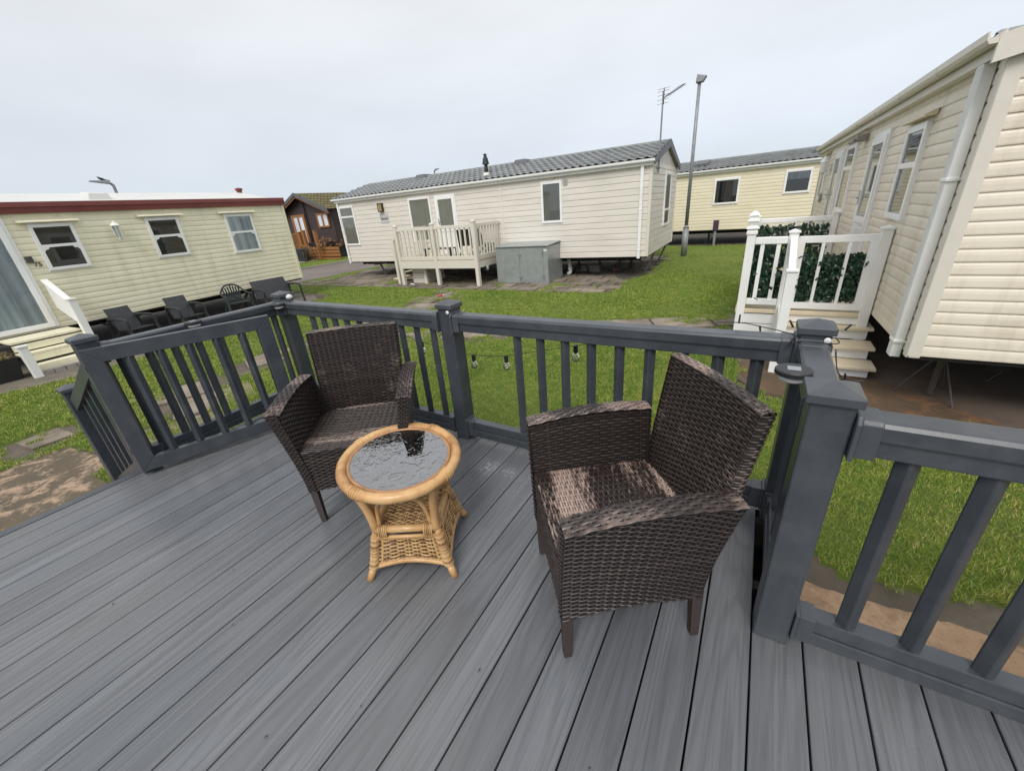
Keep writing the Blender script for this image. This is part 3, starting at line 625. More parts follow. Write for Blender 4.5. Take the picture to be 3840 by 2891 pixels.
def make_chair():
    t = thing('wicker_armchair', 'dark brown wicker armchair nearest the camera, with sun-bleached pale streaks on its seat', 'armchair')
    def panel(name, mat, P, Lu, Lv, **k):
        back = k.pop('back',True)
        mb = MB(); weave(mb, P, Lu, Lv, **k); 
        if back:
            s_ = shell(P); mb.cur = 1; n = mb.pts(s_.v); mb.f += [tuple(n+i for i in f) for f in s_.f]; mb.mi += [1]*len(s_.f)
        return mb
    # seat: rows run from side to side
    P = lambda u,v: (lerp(-.247,.247,u), lerp(.0,.50,v), .425-.010*v+.004*math.sin(PI*u))
    mb = panel('seat','',P,.494,.50, row=.0100, amp=.0018, wfac=.84)
    obj('seat', mb, [M['weave_seat'],M['weave_back']], t)
    P = lambda u,v: (lerp(-.235,.235,u), -.004+.002*v, lerp(.195+.010*math.sin(PI*u),.424,v))
    obj('apron', panel('','',P,.47,.225), [M['weave'],M['weave_back']], t)
    # backrest
    Yb = lambda v: lerp(.478,.557,v**1.15); hw = lambda v: lerp(.234,.250,v)
    zt = lambda u: .878+.004*math.sin(PI*u)
    Pf = lambda u,v: (lerp(-hw(v),hw(v),u), Yb(v)+.010*math.sin(PI*u), lerp(.40,zt(u),v))
    Pr = lambda u,v: (lerp(hw(v),-hw(v),u), lerp(.468,.599,v**1.25)+.010*math.sin(PI*u), lerp(.245,zt(u),v))
    mb = panel('','',Pf,.52,.48); weave(mb, Pr, .52,.68, seed=3)
    mb.cur = 0
    Pt = lambda u,v: (lerp(-hw(1),hw(1),u), Yb(1)+.010*math.sin(PI*u)+lerp(-.002,.044,v), zt(u)+.006*math.sin(PI*v))
    for sx in (-1,1):
        Ps = (lambda sx: lambda u,v: (sx*(hw(v)-.002+.010*math.sin(PI*u)), Yb(v)+lerp(-.004,.046,u if sx>0 else 1-u), lerp(.42,.876,v)))(sx); weave(mb, Ps, .045,.46, stakes=False, wfac=.9); s_ = shell(Ps, 8, 10, -.003); mb.cur = 1; n = mb.pts(s_.v); mb.f += [tuple(n+i for i in f) for f in s_.f]; mb.mi += [1]*len(s_.f); mb.cur = 0
    b_ = obj('backrest', mb, [M['weave_rest'],M['weave_back']], t)
    mb = MB(); weave(mb, Pt, .54,.05, row=.0125, amp=.0018, wfac=.88); s_ = shell(Pt); mb.cur=1; n = mb.pts(s_.v); mb.f += [tuple(n+i for i in f) for f in s_.f]; mb.mi += [1]*len(s_.f)
    obj('top_edge', mb, [M['weave_edge'],M['weave_back']], b_)
    for sx in (-1,1):
        zz = lambda u,v: lerp(.195+.022*math.sin(PI*u), AZ(lerp(0,yback(.62),u)), v)
        def Po(u,v):
            z = zz(u,v); return (sx*xo(z), lerp(-.006,yback(z),u), z)
        def Pi(u,v):
            z = lerp(.40, AZ(u*yback(.62)), v); return (sx*lerp(.245,.272,v), lerp(-.004,.50,u), z)
        def Pa(u,v):
            y = lerp(-.008,yback(.63),u); a = sx*lerp(.262,.339,v); return (a, y, AZ(y)+.006*math.sin(PI*v)+.002)
        def Pn(u,v):                                  # front face of the arm, tapering down into the leg
            z = lerp(.20, AZ(0), v); return (sx*lerp(lerp(.214,.268,max(0,(z-.3)/.31)) if z>.3 else .214, xo(z), u), -.010, z)
        def Pb(u,v):
            z = lerp(.21,AZ(.6),v); return (sx*lerp(xo(z), xo(z)-.07, u), yback(z), z)
        fl = (lambda f: (lambda u,v: f(u,v)) if sx>0 else (lambda u,v: f(1-u,v)))
        mb = MB(); weave(mb, fl(Po), .52,.42, seed=1); weave(mb, (lambda u,v: Pi(1-u,v)) if sx>0 else Pi, .52,.2, seed=2)
        weave(mb, Pn if sx>0 else (lambda u,v: Pn(1-u,v)), .07,.42, stake=.02, stakes=False); weave(mb, Pb if sx>0 else (lambda u,v: Pb(1-u,v)), .07,.4, stake=.02, stakes=False)
        mb.cur = 1
        for f in (fl(Po), (lambda u,v: Pi(1-u,v)) if sx>0 else Pi, Pn if sx>0 else (lambda u,v: Pn(1-u,v)), Pb if sx>0 else (lambda u,v: Pb(1-u,v))):
            s_ = shell(f); n = mb.pts(s_.v); mb.f += [tuple(n+i for i in q) for q in s_.f]; mb.mi += [1]*len(s_.f)
        a_ = obj('armrest', mb, [M['weave'],M['weave_back']], t)
        fa = (lambda u,v: Pa(u,1-v)) if sx>0 else (lambda u,v: Pa(u,v))
        mb = MB(); weave(mb, fa, .52,.08, row=.0128, amp=.0018, wfac=.88); s_ = shell(fa); mb.cur=1; n = mb.pts(s_.v); mb.f += [tuple(n+i for i in q) for q in s_.f]; mb.mi += [1]*len(s_.f)
        obj('arm_top', mb, [M['weave_edge'],M['weave_back']], a_)
    for sx in (-1,1):
        for (y0,y1) in ((.014,.012),(.455,.470)):
            mb = MB(); n = int(.23/.0072); P0 = []
            for k in range(n*2+1):                   # strand wound round and round the leg
                z = .235*k/(2*n); tz = z/.235; r_ = lerp(.0135,.0185,tz) + (.0010 if k%2 else -.0010)
                cx, cy = sx*lerp(.229,.232,tz), lerp(y1,y0,tz)
                c4 = [(cx-r_,cy-r_*.9),(cx-r_*.9,cy-r_),(cx+r_*.9,cy-r_),(cx+r_,cy-r_*.9),(cx+r_,cy+r_*.9),(cx+r_*.9,cy+r_),(cx-r_*.9,cy+r_),(cx-r_,cy+r_*.9)]
                P0.append(mb.pts([(a,b,z) for a,b in c4]))
            for a,b in zip(P0,P0[1:]):
                for q in range(8): mb.face(a+q,a+(q+1)%8,b+(q+1)%8,b+q)
            mb.face(*[P0[0]+q for q in range(7,-1,-1)])
            l_ = obj('leg', mb, M['weave'], t)
            mb = MB(); mb.box(sx*.229-.0145,sx*.229+.0145,y1-.0145,y1+.0145,0,.006); obj('foot', mb, M['black'], l_, bevel=.003)
    return t
ch = make_chair()
# local +y of the chair is its back; front centre stands at the given point
ch.location = (-.524,.986,0); ch.rotation_euler = (0,0, math.atan2(.603,.798)-PI/2)
c2 = dup(ch, (-1.605,1.000,0), math.atan2(.80,-.60)-PI/2+.044, 'dark brown wicker armchair by the open gate, its back to the middle of the railing')
for o in (ch,c2): o['group'] = 'wicker armchairs on the deck'
# the far chair is less bleached: its seat gets its own, darker weave
M['weave_seat2'] = weavemat('lightly_bleached_woven_seat', .84, 1.08, (1.6,10,1), (30,100,30)); M['weave_edge2'] = weavemat('lightly_bleached_woven_edge', .72, 1.2, (5,5,3), (90,30,30))
for c in c2.children:
    for o in [c]+list(c.children):
        for a,b in (('weave_seat','weave_seat2'),('weave_edge','weave_edge2')):
            if o.data.materials[0] == M[a]: o.data = o.data.copy(); o.data.materials[0] = M[b]
# ================================================================== CANE TABLE
TA = math.radians(29.4); tx, ty = -1.190,.9625
t = thing('cane_table', 'small oval honey-coloured cane table with a wet glass top and woven base', 'side table', (tx,ty,0), TA)
R2 = Matrix.Rotation(-TA,4,'Z')
ec = R2 @ Vector((-1.228-tx,.979-ty,0)); ea = math.radians(-32.6)-TA; A_, B_ = .2765,.2435; ZT_ = .475
def ell(k, a, b, z, n=64): th = 2*PI*k/n; x,y = a*math.cos(th), b*math.sin(th); return (ec.x+x*math.cos(ea)-y*math.sin(ea), ec.y+x*math.sin(ea)+y*math.cos(ea), z)
mb = MB(); mb.tube([ell(k,A_,B_,ZT_) for k in range(64)], [.0222+.0008*math.sin(k*1.3) for k in range(64)], 12, closed=True); ring = obj('top_ring', mb, M['cane'], t, smooth=True)
mb = MB(); mb.tube([ell(k,A_-.030,B_-.030,ZT_+.004) for k in range(64)], .009, 8, closed=True); obj('inner_ring', mb, M['cane_dark'], ring, smooth=True)
for k in (6,22,38,54):                             # cane bindings round the ring
    mb = MB()
    for q in range(4):
        k2 = k+q*.5-.75; c0 = Vector(ell(k2,A_,B_,ZT_)); tg = (Vector(ell(k2+.1,A_,B_,ZT_))-c0).normalized(); nx = Vector((-tg.y,tg.x,0))
        mb.tube([c0+nx*.0232*math.cos(a)+Vector((0,0,.0232*math.sin(a))) for a in np.linspace(0,2*PI,17)[:-1]], .0032, 5, closed=True)
    obj('binding', mb, M['cane'], ring, smooth=True)
mb = MB(); n = mb.pts([ell(k,A_-.034,B_-.034,ZT_+.008) for k in range(64)]); m_ = mb.pts([ell(k,A_-.034,B_-.034,ZT_+.003) for k in range(64)])
mb.face(*range(n,n+64)); mb.face(*range(m_+63,m_-1,-1))
for k in range(64): mb.face(n+(k+1)%64,n+k,m_+k,m_+(k+1)%64)
obj('glass_top', mb, M['wetglass'], t)
hs, hf, zs = .135,.182,.232                         # shelf half width, foot half width, shelf height
crn = [(-1,-1),(1,-1),(1,1),(-1,1)]
def flare(z): return lerp(hf,hs-.004,min(1,z/zs)**.75)
for sx,sy in crn:
    mb = MB(); P = [(sx*flare(z),sy*flare(z),z) for z in np.linspace(.045,zs-.005,8)]
    mb.tube(P,.0165,10); l_ = obj('leg', mb, M['cane'], t, smooth=True)
    mb = MB(); mb.tube([(sx*(hf+.006),sy*(hf+.006),0),(sx*flare(.055),sy*flare(.055),.055)],[.0165,.0155],10); obj('foot', mb, M['cane'], l_, smooth=True)
    mb = MB()
    for z in np.arange(.055,zs-.03,.0062):          # wound rattan covering the lower leg
        f_ = flare(z); mb.tube([(sx*f_+.0195*math.cos(a),sy*f_+.0195*math.sin(a),z+.002*math.sin(a)) for a in np.linspace(0,2*PI,11)[:-1]], .0036, 5, closed=True)
    obj('winding', mb, M['wicker'], l_, smooth=True)
    ang = math.atan2(sy,sx); best = min(range(64), key=lambda k: abs(((math.atan2(ell(k,1,1,0)[1]-ec.y, ell(k,1,1,0)[0]-ec.x)-ang+PI)%(2*PI))-PI))
    e_ = Vector(ell(best,A_-.012,B_-.012,ZT_-.022)); s0 = Vector((sx*(hs-.004),sy*(hs-.004),zs-.02))
    mb = MB(); P = []
    for q in np.linspace(0,1,12):
        p = s0.lerp(e_, q**2.1); p.z = lerp(s0.z, e_.z, q); P.append(p)
    mb.tube(P,[.0185-.002*q for q in np.linspace(0,1,12)],10)
    obj('upright', mb, M['cane'], t, smooth=True)
    mb = MB(); P = []
    for sgn in (0,1):                               # slim bent braces from the upright to the ring, either side
        d_ = Vector((-sx,0,0)) if sgn else Vector((0,-sy,0)); q = [P0 for P0 in (s0+d_*.02+Vector((0,0,.03)), s0+d_*.03+Vector((0,0,.13)), s0+d_*.05+Vector((sx*.02,sy*.02,.185)), s0+d_*.13+Vector((sx*.03,sy*.03,.208)))]
        bz = [((1-a)**3*q[0]+3*(1-a)**2*a*q[1]+3*(1-a)*a*a*q[2]+a**3*q[3]) for a in np.linspace(0,1,10)]; mb.tube(bz,.0095,8)
    obj('brace', mb, M['cane'], t, smooth=True)
mb = MB()
for i in range(4):
    a, b = crn[i], crn[(i+1)%4]
    for z,r_,h_ in ((zs,.0165,hs),(zs-.034,.0085,hs+.010)): mb.tube([(a[0]*h_,a[1]*h_,z),(b[0]*h_,b[1]*h_,z)], r_, 10)
sf = obj('shelf_frame', mb, M['cane'], t, smooth=True)
for i in range(4):
    mb = MB(); a, b = Vector((*crn[i],0))*hs, Vector((*crn[(i+1)%4],0))*hs; d_ = (b-a).normalized(); nx = Vector((-d_.y,d_.x,0))
    for f_ in (.022,.030,.038,.046,.054):
        for e_ in (a+d_*f_, b-d_*f_): mb.tube([e_+Vector((0,0,zs-.012))+nx*.0195*math.cos(q)+Vector((0,0,.031*math.sin(q))) for q in np.linspace(0,2*PI,13)[:-1]], .0035, 5, closed=True)
    obj('binding', mb, M['wicker'], sf, smooth=True)
def wick(P, nu, nv, r_, amp, mb):                  # round canes woven over round stakes
    e = 1e-3
    def fr(u,v):
        p = np.array(P(u,v)); du = np.array(P(min(u+e,1),v))-np.array(P(max(u-e,0),v)); dv = np.array(P(u,min(v+e,1)))-np.array(P(u,max(v-e,0))); n = np.cross(du,dv); return p, n/(np.linalg.norm(n)+1e-12)
    for j in range(nv):
        v = (j+.5)/nv; pts = []
        for i in range(nu*4+1):
            u = i/(nu*4); p,n = fr(u,v); pts.append(p+n*amp*math.sin(u*nu*PI+(j//1%2)*PI))
        mb.tube(pts, r_, 5)
    for i in range(nu):
        u = (i+.5)/nu; pts = [fr(u,v)[0] for v in np.linspace(0,1,10)]; mb.tube(pts, r_*1.05, 5)
mb = MB(); wick(lambda u,v:(lerp(-hs,hs,u),lerp(-hs,hs,v),zs-.004), 13, 26, .0036, .0045, mb); obj('shelf', mb, M['wicker'], t, smooth=True)
for i in range(4):
    ca, cb = crn[i], crn[(i+1)%4]
    def P(u,v, ca=ca, cb=cb):
        z = lerp(.058+.026*math.sin(PI*u), zs-.044, v); f_ = flare(z)
        return (lerp(ca[0],cb[0],u)*f_, lerp(ca[1],cb[1],u)*f_, z)
    mb = MB(); wick(P, 9, 13, .0038, .006, mb)
    pn = obj('woven_panel', mb, M['wicker'], t, smooth=True)
    mb = MB(); mb.tube([tuple(Vector(P(u,0))+Vector((0,0,-.008))) for u in np.linspace(0,1,14)], .0115, 10); obj('arched_rail', mb, M['cane'], pn, smooth=True)
    mb = MB()
    for v_ in (.03,.97):
        mb.tube([P(u,v_) for u in np.linspace(.06,.94,40)], [.0062+.0018*math.sin(k*2.2) for k in range(40)], 6)
    for u_ in (.11,.89): mb.tube([P(u_,v) for v in np.linspace(.02,.98,24)], [.0062+.0018*math.sin(k*2.2) for k in range(24)], 6)
    obj('braid', mb, M['wicker'], pn, smooth=True)
# ================================================================== LIGHTS ON THE RAILINGS, STRING LIGHTS
def solar(loc, label, arm=(.05,0)):
    t = thing('solar_light', label, 'solar light', loc, 0, 'round solar lights on the railings')
    mb = MB(); mb.lathe([(.046,-.012),(.052,-.008),(.052,.004),(.048,.008)], n=28); obj('housing', mb, M['black'], t, smooth=False)
    mb = MB(); mb.box(-.018,.018,-.017,.017,.008,.0095); obj('solar_panel', mb, M['solar'], t)
    mb = MB(); mb.lathe([(.028,-.034),(.037,-.028),(.038,-.0125)], n=24); obj('lens', mb, M['pipe'], t, smooth=True)
    mb = MB(); mb.beam((0,0,-.014),(arm[0],arm[1],-.014),.03,.006); obj('bracket', mb, M['black'], t)
solar((.150,1.445,.892), 'round black solar light clipped to the short railing by the nearest post', (.045,0))
solar((-3.325,1.815,.870), 'round black solar light on the rail beside the far left corner post', (.0,.05))
solar((-3.335,1.20,.885), 'round black solar light on the left railing, showing just over the top of the gate', (-.045,0))
t = thing('string_lights', 'clear globe bulbs on a thin black cable sagging behind the back railing', 'string lights', (-1.5,1.99,.5))
inv_ = lambda P: [Vector(p)-Vector((-1.5,1.99,.5)) for p in P]
def smooth_path(P, n=8):
    P = [Vector(p) for p in P]; out_ = []
    for i in range(len(P)-1):
        p0,p1,p2,p3 = P[max(i-1,0)],P[i],P[i+1],P[min(i+2,len(P)-1)]
        for k in range(n):
            q = k/n; out_.append(.5*((2*p1)+(p2-p0)*q+(2*p0-5*p1+4*p2-p3)*q*q+(3*p1-p0-3*p2+p3)*q**3))
    return out_+[P[-1]]
mb = MB(); mb.tube(smooth_path(inv_([(-3.3,1.96,.84),(-2.7,1.98,.78),(-2.15,1.99,.655),(-1.8,2,.585),(-1.54,2,.566),(-1.285,2,.588),(-.814,2,.702),(-.5,1.97,.79),(-.2,1.955,.86),(.15,1.93,.84)])), .0019, 6); obj('cable', mb, M['black'], t)
for x,z in ((-1.992,.614),(-1.542,.563),(-1.285,.585),(-.814,.700)):
    mb = MB(); c_ = Vector((x+1.5,.01,z-.5)); mb.cyl(c_+Vector((0,0,-.040)), c_+Vector((0,0,.002)), .0135, None, 12); s_ = obj('socket', mb, M['black'], t)
    mb = MB(); mb.lathe([(.010,0),(.016,-.010),(.0235,-.024),(.0245,-.034),(.020,-.048),(.010,-.056)], c_+Vector((0,0,-.038)), 16); obj('bulb', mb, M['bulb'], s_, smooth=True)
    mb = MB(); mb.tube([c_+Vector((.008*math.cos(a*2.5),.008*math.sin(a*2.5),-.050-.022*a/PI)) for a in np.linspace(0,PI,14)], .0016, 5); obj('filament', mb, M['pipe'], s_)
t = thing('fairy_lights', 'thin black fairy light cable with tiny lamp stubs wrapped round the right corner post', 'string lights', (.232,1.85,.9))
def fl(P): return [Vector(p)-Vector((.232,1.85,.9)) for p in P]
mb = MB()
mb.tube(smooth_path(fl([(-.12,1.99,.885),(-.02,1.95,.900),(.06,1.93,.893),(.165,1.80,.905),(.17,1.786,.885),(.24,1.785,.885),(.30,1.787,.888),(.302,1.86,.885)])), .0022, 6)
mb.tube(smooth_path(fl([(.30,1.80,.86),(.31,1.76,.80),(.32,1.73,.77),(.335,1.72,.778),(.36,1.72,.775)])), .0022, 6)
mb.tube(smooth_path(fl([(.30,1.80,.85),(.315,1.77,.79),(.33,1.74,.77),(.30,1.75,.76)])), .0020, 6)
cb = obj('cable', mb, M['black'], t)
for a,b in (((-.03,1.95,.897),(-.03,1.955,.935)),((.155,1.80,.935),(.14,1.80,.962)),((.31,1.80,.935),(.325,1.80,.958)),((.262,1.783,.885),(.262,1.783,.845)),((.05,1.94,.893),(.055,1.94,.87)),((.335,1.72,.778),(.33,1.72,.80)),((.36,1.72,.775),(.385,1.72,.778)),((.165,1.79,.895),(.15,1.79,.87))):
    mb = MB(); mb.cyl(*fl([a,b]), .0042, .0032, 8); obj('lamp', mb, M['black'], t)
for loc,lab,ax in (((.267,1.790,.895),'pale round light puck stuck on the right corner post','y'),((-1.555,1.818,.895),'pale round light puck stuck on the middle post','y'),((-3.29,1.90,.915),'white globe lamp lying on the rail behind the left corner post','z')):
    mb = MB(); 
    if ax=='y':
        mb.M = Matrix.Rotation(math.radians(90),4,'X'); mb.lathe([(.011,0),(.012,.004),(.008,.007)], n=16)
    else: mb.lathe([(.012,-.02),(.024,-.010),(.026,0),(.018,.014),(.006,.02)], n=18)
    o = obj('puck_light', mb, M['pipe'], None, smooth=True); o.location = loc; tag(o, lab, 'light')
# bits of leaf blown onto the boards
for i,(x,y) in enumerate([(-.62,.62),(-.9,.35),(-.42,.35),(-1.6,.3),(-.35,.15),(-1.1,.15),(.35,.75),(-.2,.55),(-1.9,.45),(-.75,1.35),(-2.2,.1),(-1.35,-.1)]):
    mb = MB(); r_ = random.Random(i); L_ = r_.uniform(.005,.010)
    n = mb.pts([(-L_,0,.001),(0,-L_*.3,.004),(L_,0,.002),(0,L_*.3,.005)]); mb.face(n,n+1,n+2,n+3)
    o = obj('leaf_scrap', mb, M['soil']); o.location = (x,y,.0015); o.rotation_euler = (0,0,r_.uniform(0,6)); tag(o, 'tiny dark scrap of dry leaf lying on the grey decking boards', 'leaf', 'scraps of leaf on the deck')
# ================================================================== HOLIDAY HOMES
# local frame of a home: x along the front wall, -y towards the viewer, z from the ground (floor line at .6)
def siding(mb, F, L, z0, z1, pitch, kind):
    """horizontal cladding as a moulded profile pushed along the wall; F(x, out, z) places a point"""
    pr = []; z = z0
    while z < z1-1e-6:
        p = min(pitch, z1-z)
        if kind == 'lap': pr += [(.016,z),(.013,z+.80*p),(.002,z+.86*p),(.0,z+.93*p),(.001,z+p-.001)]
        else: pr += [(.0115,z),(.0130,z+.10*p),(.0125,z+.5*p),(.0095,z+.74*p),(.004,z+.88*p),(.003,z+p-.001)]
        z += p
    pr.append((.012,z1))
    a = mb.pts([F(0,o,z) for o,z in pr]); b = mb.pts([F(L,o,z) for o,z in pr])
    for i in range(len(pr)-1): mb.face(a+i,b+i,b+i+1,a+i+1)
def tiles(mb, A, U, V, L, Wd, pu=.21, pv=.33):
    """pantile sheet: A eave corner, U along, V up the slope"""
    A,U,V = Vector(A),Vector(U).normalized(),Vector(V).normalized(); n = U.cross(V).normalized()
    nu = int(L/pu*6); nv = max(1,int(round(Wd/pv))); R = []
    for j in range(nv):
        for f,h in ((0,.058),(.07,.064),(.5,.036),(.985,.002)):
            v = (j+f)*Wd/nv; row = []
            for i in range(nu+1):
                u = L*i/nu; ph = (u/pu)%1; wv = .021*math.sin(2*PI*ph)+.006*math.sin(4*PI*ph)
                row.append(tuple(A+U*u+V*v+n*(h+wv)))
            R.append(row)
    mb.grid(R)
def window(par, F, x0, x1, z0, z1, fw=.065, transom=None, blind_or_room='vertical', glass='glass', mat='upvc', scallop=False, name='window', bm=None, hood=False):
    def bx(mb,a,b,o0,o1,c,d): mb.hexa([F(a,o1,c),F(b,o1,c),F(b,o0,c),F(a,o0,c),F(a,o1,d),F(b,o1,d),F(b,o0,d),F(a,o0,d)])
    mb = MB(); o0,o1 = .004,.052
    bx(mb,x0,x0+fw,o0,o1,z0,z1); bx(mb,x1-fw,x1,o0,o1,z0,z1); bx(mb,x0+fw,x1-fw,o0,o1-.002,z0,z0+fw); bx(mb,x0+fw,x1-fw,o0,o1-.002,z1-fw,z1)
    if transom: bx(mb,x0+fw,x1-fw,o0,o1-.002,transom-fw*.45,transom+fw*.45)
    bx(mb,x0-.02,x1+.02,.004,.024,z0-.02,z0-.001); bx(mb,x0-.02,x1+.02,.004,.024,z1+.001,z1+.02)
    if scallop and transom:
        for sx,xx in ((1,x0+fw),(-1,x1-fw)): mb.prism([F(xx,.044,transom-fw*.45),F(xx+sx*.09,.044,transom-fw*.45),F(xx+sx*.07,.044,transom-fw*.45-.035),F(xx+sx*.03,.044,transom-fw*.45-.04),F(xx,.044,transom-fw*.45-.085)], Vector(F(0,.004,0))-Vector(F(0,0,0)))
    w_ = obj(name, mb, M[mat], par, bevel=.006)
    if hood:
        mb = MB(); mb.prism([F(x0-.12,.02,z1+.035),F(x0-.10,.11,z1+.030),F(x0-.10,.11,z1+.045),F(x0-.12,.02,z1+.085)], Vector(F(x1-x0+.22,0,0))-Vector(F(0,0,0))); obj('drip_hood', mb, hood, w_)
    mb = MB(); n = mb.pts([F(x0+fw*.7,.034,z0+fw*.7),F(x1-fw*.7,.034,z0+fw*.7),F(x1-fw*.7,.034,z1-fw*.7),F(x0+fw*.7,.034,z1-fw*.7)]); mb.face(n,n+1,n+2,n+3); obj('pane', mb, M[glass], w_)
    mb = MB(); a,b,c,d = x0+fw*.8,x1-fw*.8,z0+fw*.8,z1-fw*.8
    if blind_or_room == 'vertical':
        k = max(4,int((b-a)/.085)); R = []
        for i in range(k*3+1):
            x = a+(b-a)*i/(k*3); o = .026+(.005,-.005,.003)[i%3]; R.append([F(x,o,c),F(x,o,d)])
        mb.grid(R); bmat = M['blind']
    elif blind_or_room == 'venetian':
        k = int((d-c)/.03); R = []
        for i in range(k):
            z = c+(d-c)*i/k; R += [[F(a,.025,z),F(b,.025,z)],[F(a,.017,z+.022),F(b,.017,z+.022)]]
        mb.grid(R); bmat = M['blind_grey']
    elif blind_or_room == 'curtain':
        k = int((b-a)/.02); R = []; r_ = random.Random(int(x0*100)+5); ph = 0
        for i in range(k+1):
            ph += r_.uniform(.4,1.2); o = .025+.006*math.sin(ph)
            R.append([F(a+(b-a)*i/k,o,lerp(c,d,q)) for q in (0,.5,1)])
        mb.grid(R); bmat = M['curtain']
    else:
        n = mb.pts([F(a,.018,c),F(b,.018,c),F(b,.018,d),F(a,.018,d)]); mb.face(n,n+1,n+2,n+3); bmat = M['dark_screen' if blind_or_room=='dark' else 'dark_room']  # room case: no blind, a flat sheet coloured dark as the unlit interior
    obj('curtain' if blind_or_room=='curtain' else 'blind', mb, bm or bmat, w_)
    return w_
def framebox(mb, F, x0,x1,o0,o1,z0,z1): mb.hexa([F(x0,o1,z0),F(x1,o1,z0),F(x1,o0,z0),F(x0,o0,z0),F(x0,o1,z1),F(x1,o1,z1),F(x1,o0,z1),F(x0,o0,z1)])
def door(par, F, x0, x1, z0, z1, blind_or_room='vertical', panel=.75, bm=None):
    mb = MB(); fw = .085
    framebox(mb,F,x0,x0+.05,.004,.04,z0,z1); framebox(mb,F,x1-.05,x1,.004,.04,z0,z1); framebox(mb,F,x0+.05,x1-.05,.004,.038,z1-.05,z1)
    framebox(mb,F,x0+.052,x0+.052+fw,.006,.056,z0+.01,z1-.052); framebox(mb,F,x1-.052-fw,x1-.052,.006,.056,z0+.01,z1-.052)
    a,b = x0+.052+fw, x1-.052-fw
    framebox(mb,F,a,b,.006,.054,z1-.052-fw,z1-.052); framebox(mb,F,a,b,.006,.054,z0+.01,z0+.10)
    if panel:
        framebox(mb,F,a,b,.006,.054,z0+panel,z0+panel+fw); framebox(mb,F,a,b,.006,.036,z0+.10,z0+panel); framebox(mb,F,a+.05,b-.05,.036,.044,z0+.16,z0+panel-.06)
    d_ = obj('door', mb, M['upvc'], par, bevel=.005); zl = z0+(panel+fw if panel else .10)
    mb = MB(); n = mb.pts([F(a,.036,zl),F(b,.036,zl),F(b,.036,z1-.052-fw),F(a,.036,z1-.052-fw)]); mb.face(n,n+1,n+2,n+3); obj('pane', mb, M['glass'], d_)
    mb = MB(); 
    if blind_or_room=='vertical':
        k = max(4,int((b-a)/.085)); mb.grid([[F(a+(b-a)*i/(k*3),.026+(.005,-.005,.003)[i%3],zl),F(a+(b-a)*i/(k*3),.026+(.005,-.005,.003)[i%3],z1-.14)] for i in range(k*3+1)]); bmat = M['blind']
    else:
        k = 40; r_ = random.Random(3); ph = 0; R = []
        for i in range(k+1):
            ph += r_.uniform(.4,1.1); R.append([F(lerp(a,b,i/k)*.93+.07*lerp(a,b,.45) if q<.3 else lerp(a,b,i/k),.026+.006*math.sin(ph),lerp(zl,z1-.14,q)) for q in (0,.3,.6,1)])
        mb.grid(R); bmat = M['curtain']
    obj('blind' if blind_or_room=='vertical' else 'curtain', mb, bm or bmat, d_)
    mb = MB(); framebox(mb,F,x0+.075,x0+.115,.056,.064,z0+.98,z0+1.16); P = [F(x0+.095,.064,z0+1.07),F(x0+.095,.10,z0+1.07),F(x0+.20,.10,z0+1.07)]; mb.tube(P,.010,8); obj('handle', mb, M['steel'], d_)
    return d_
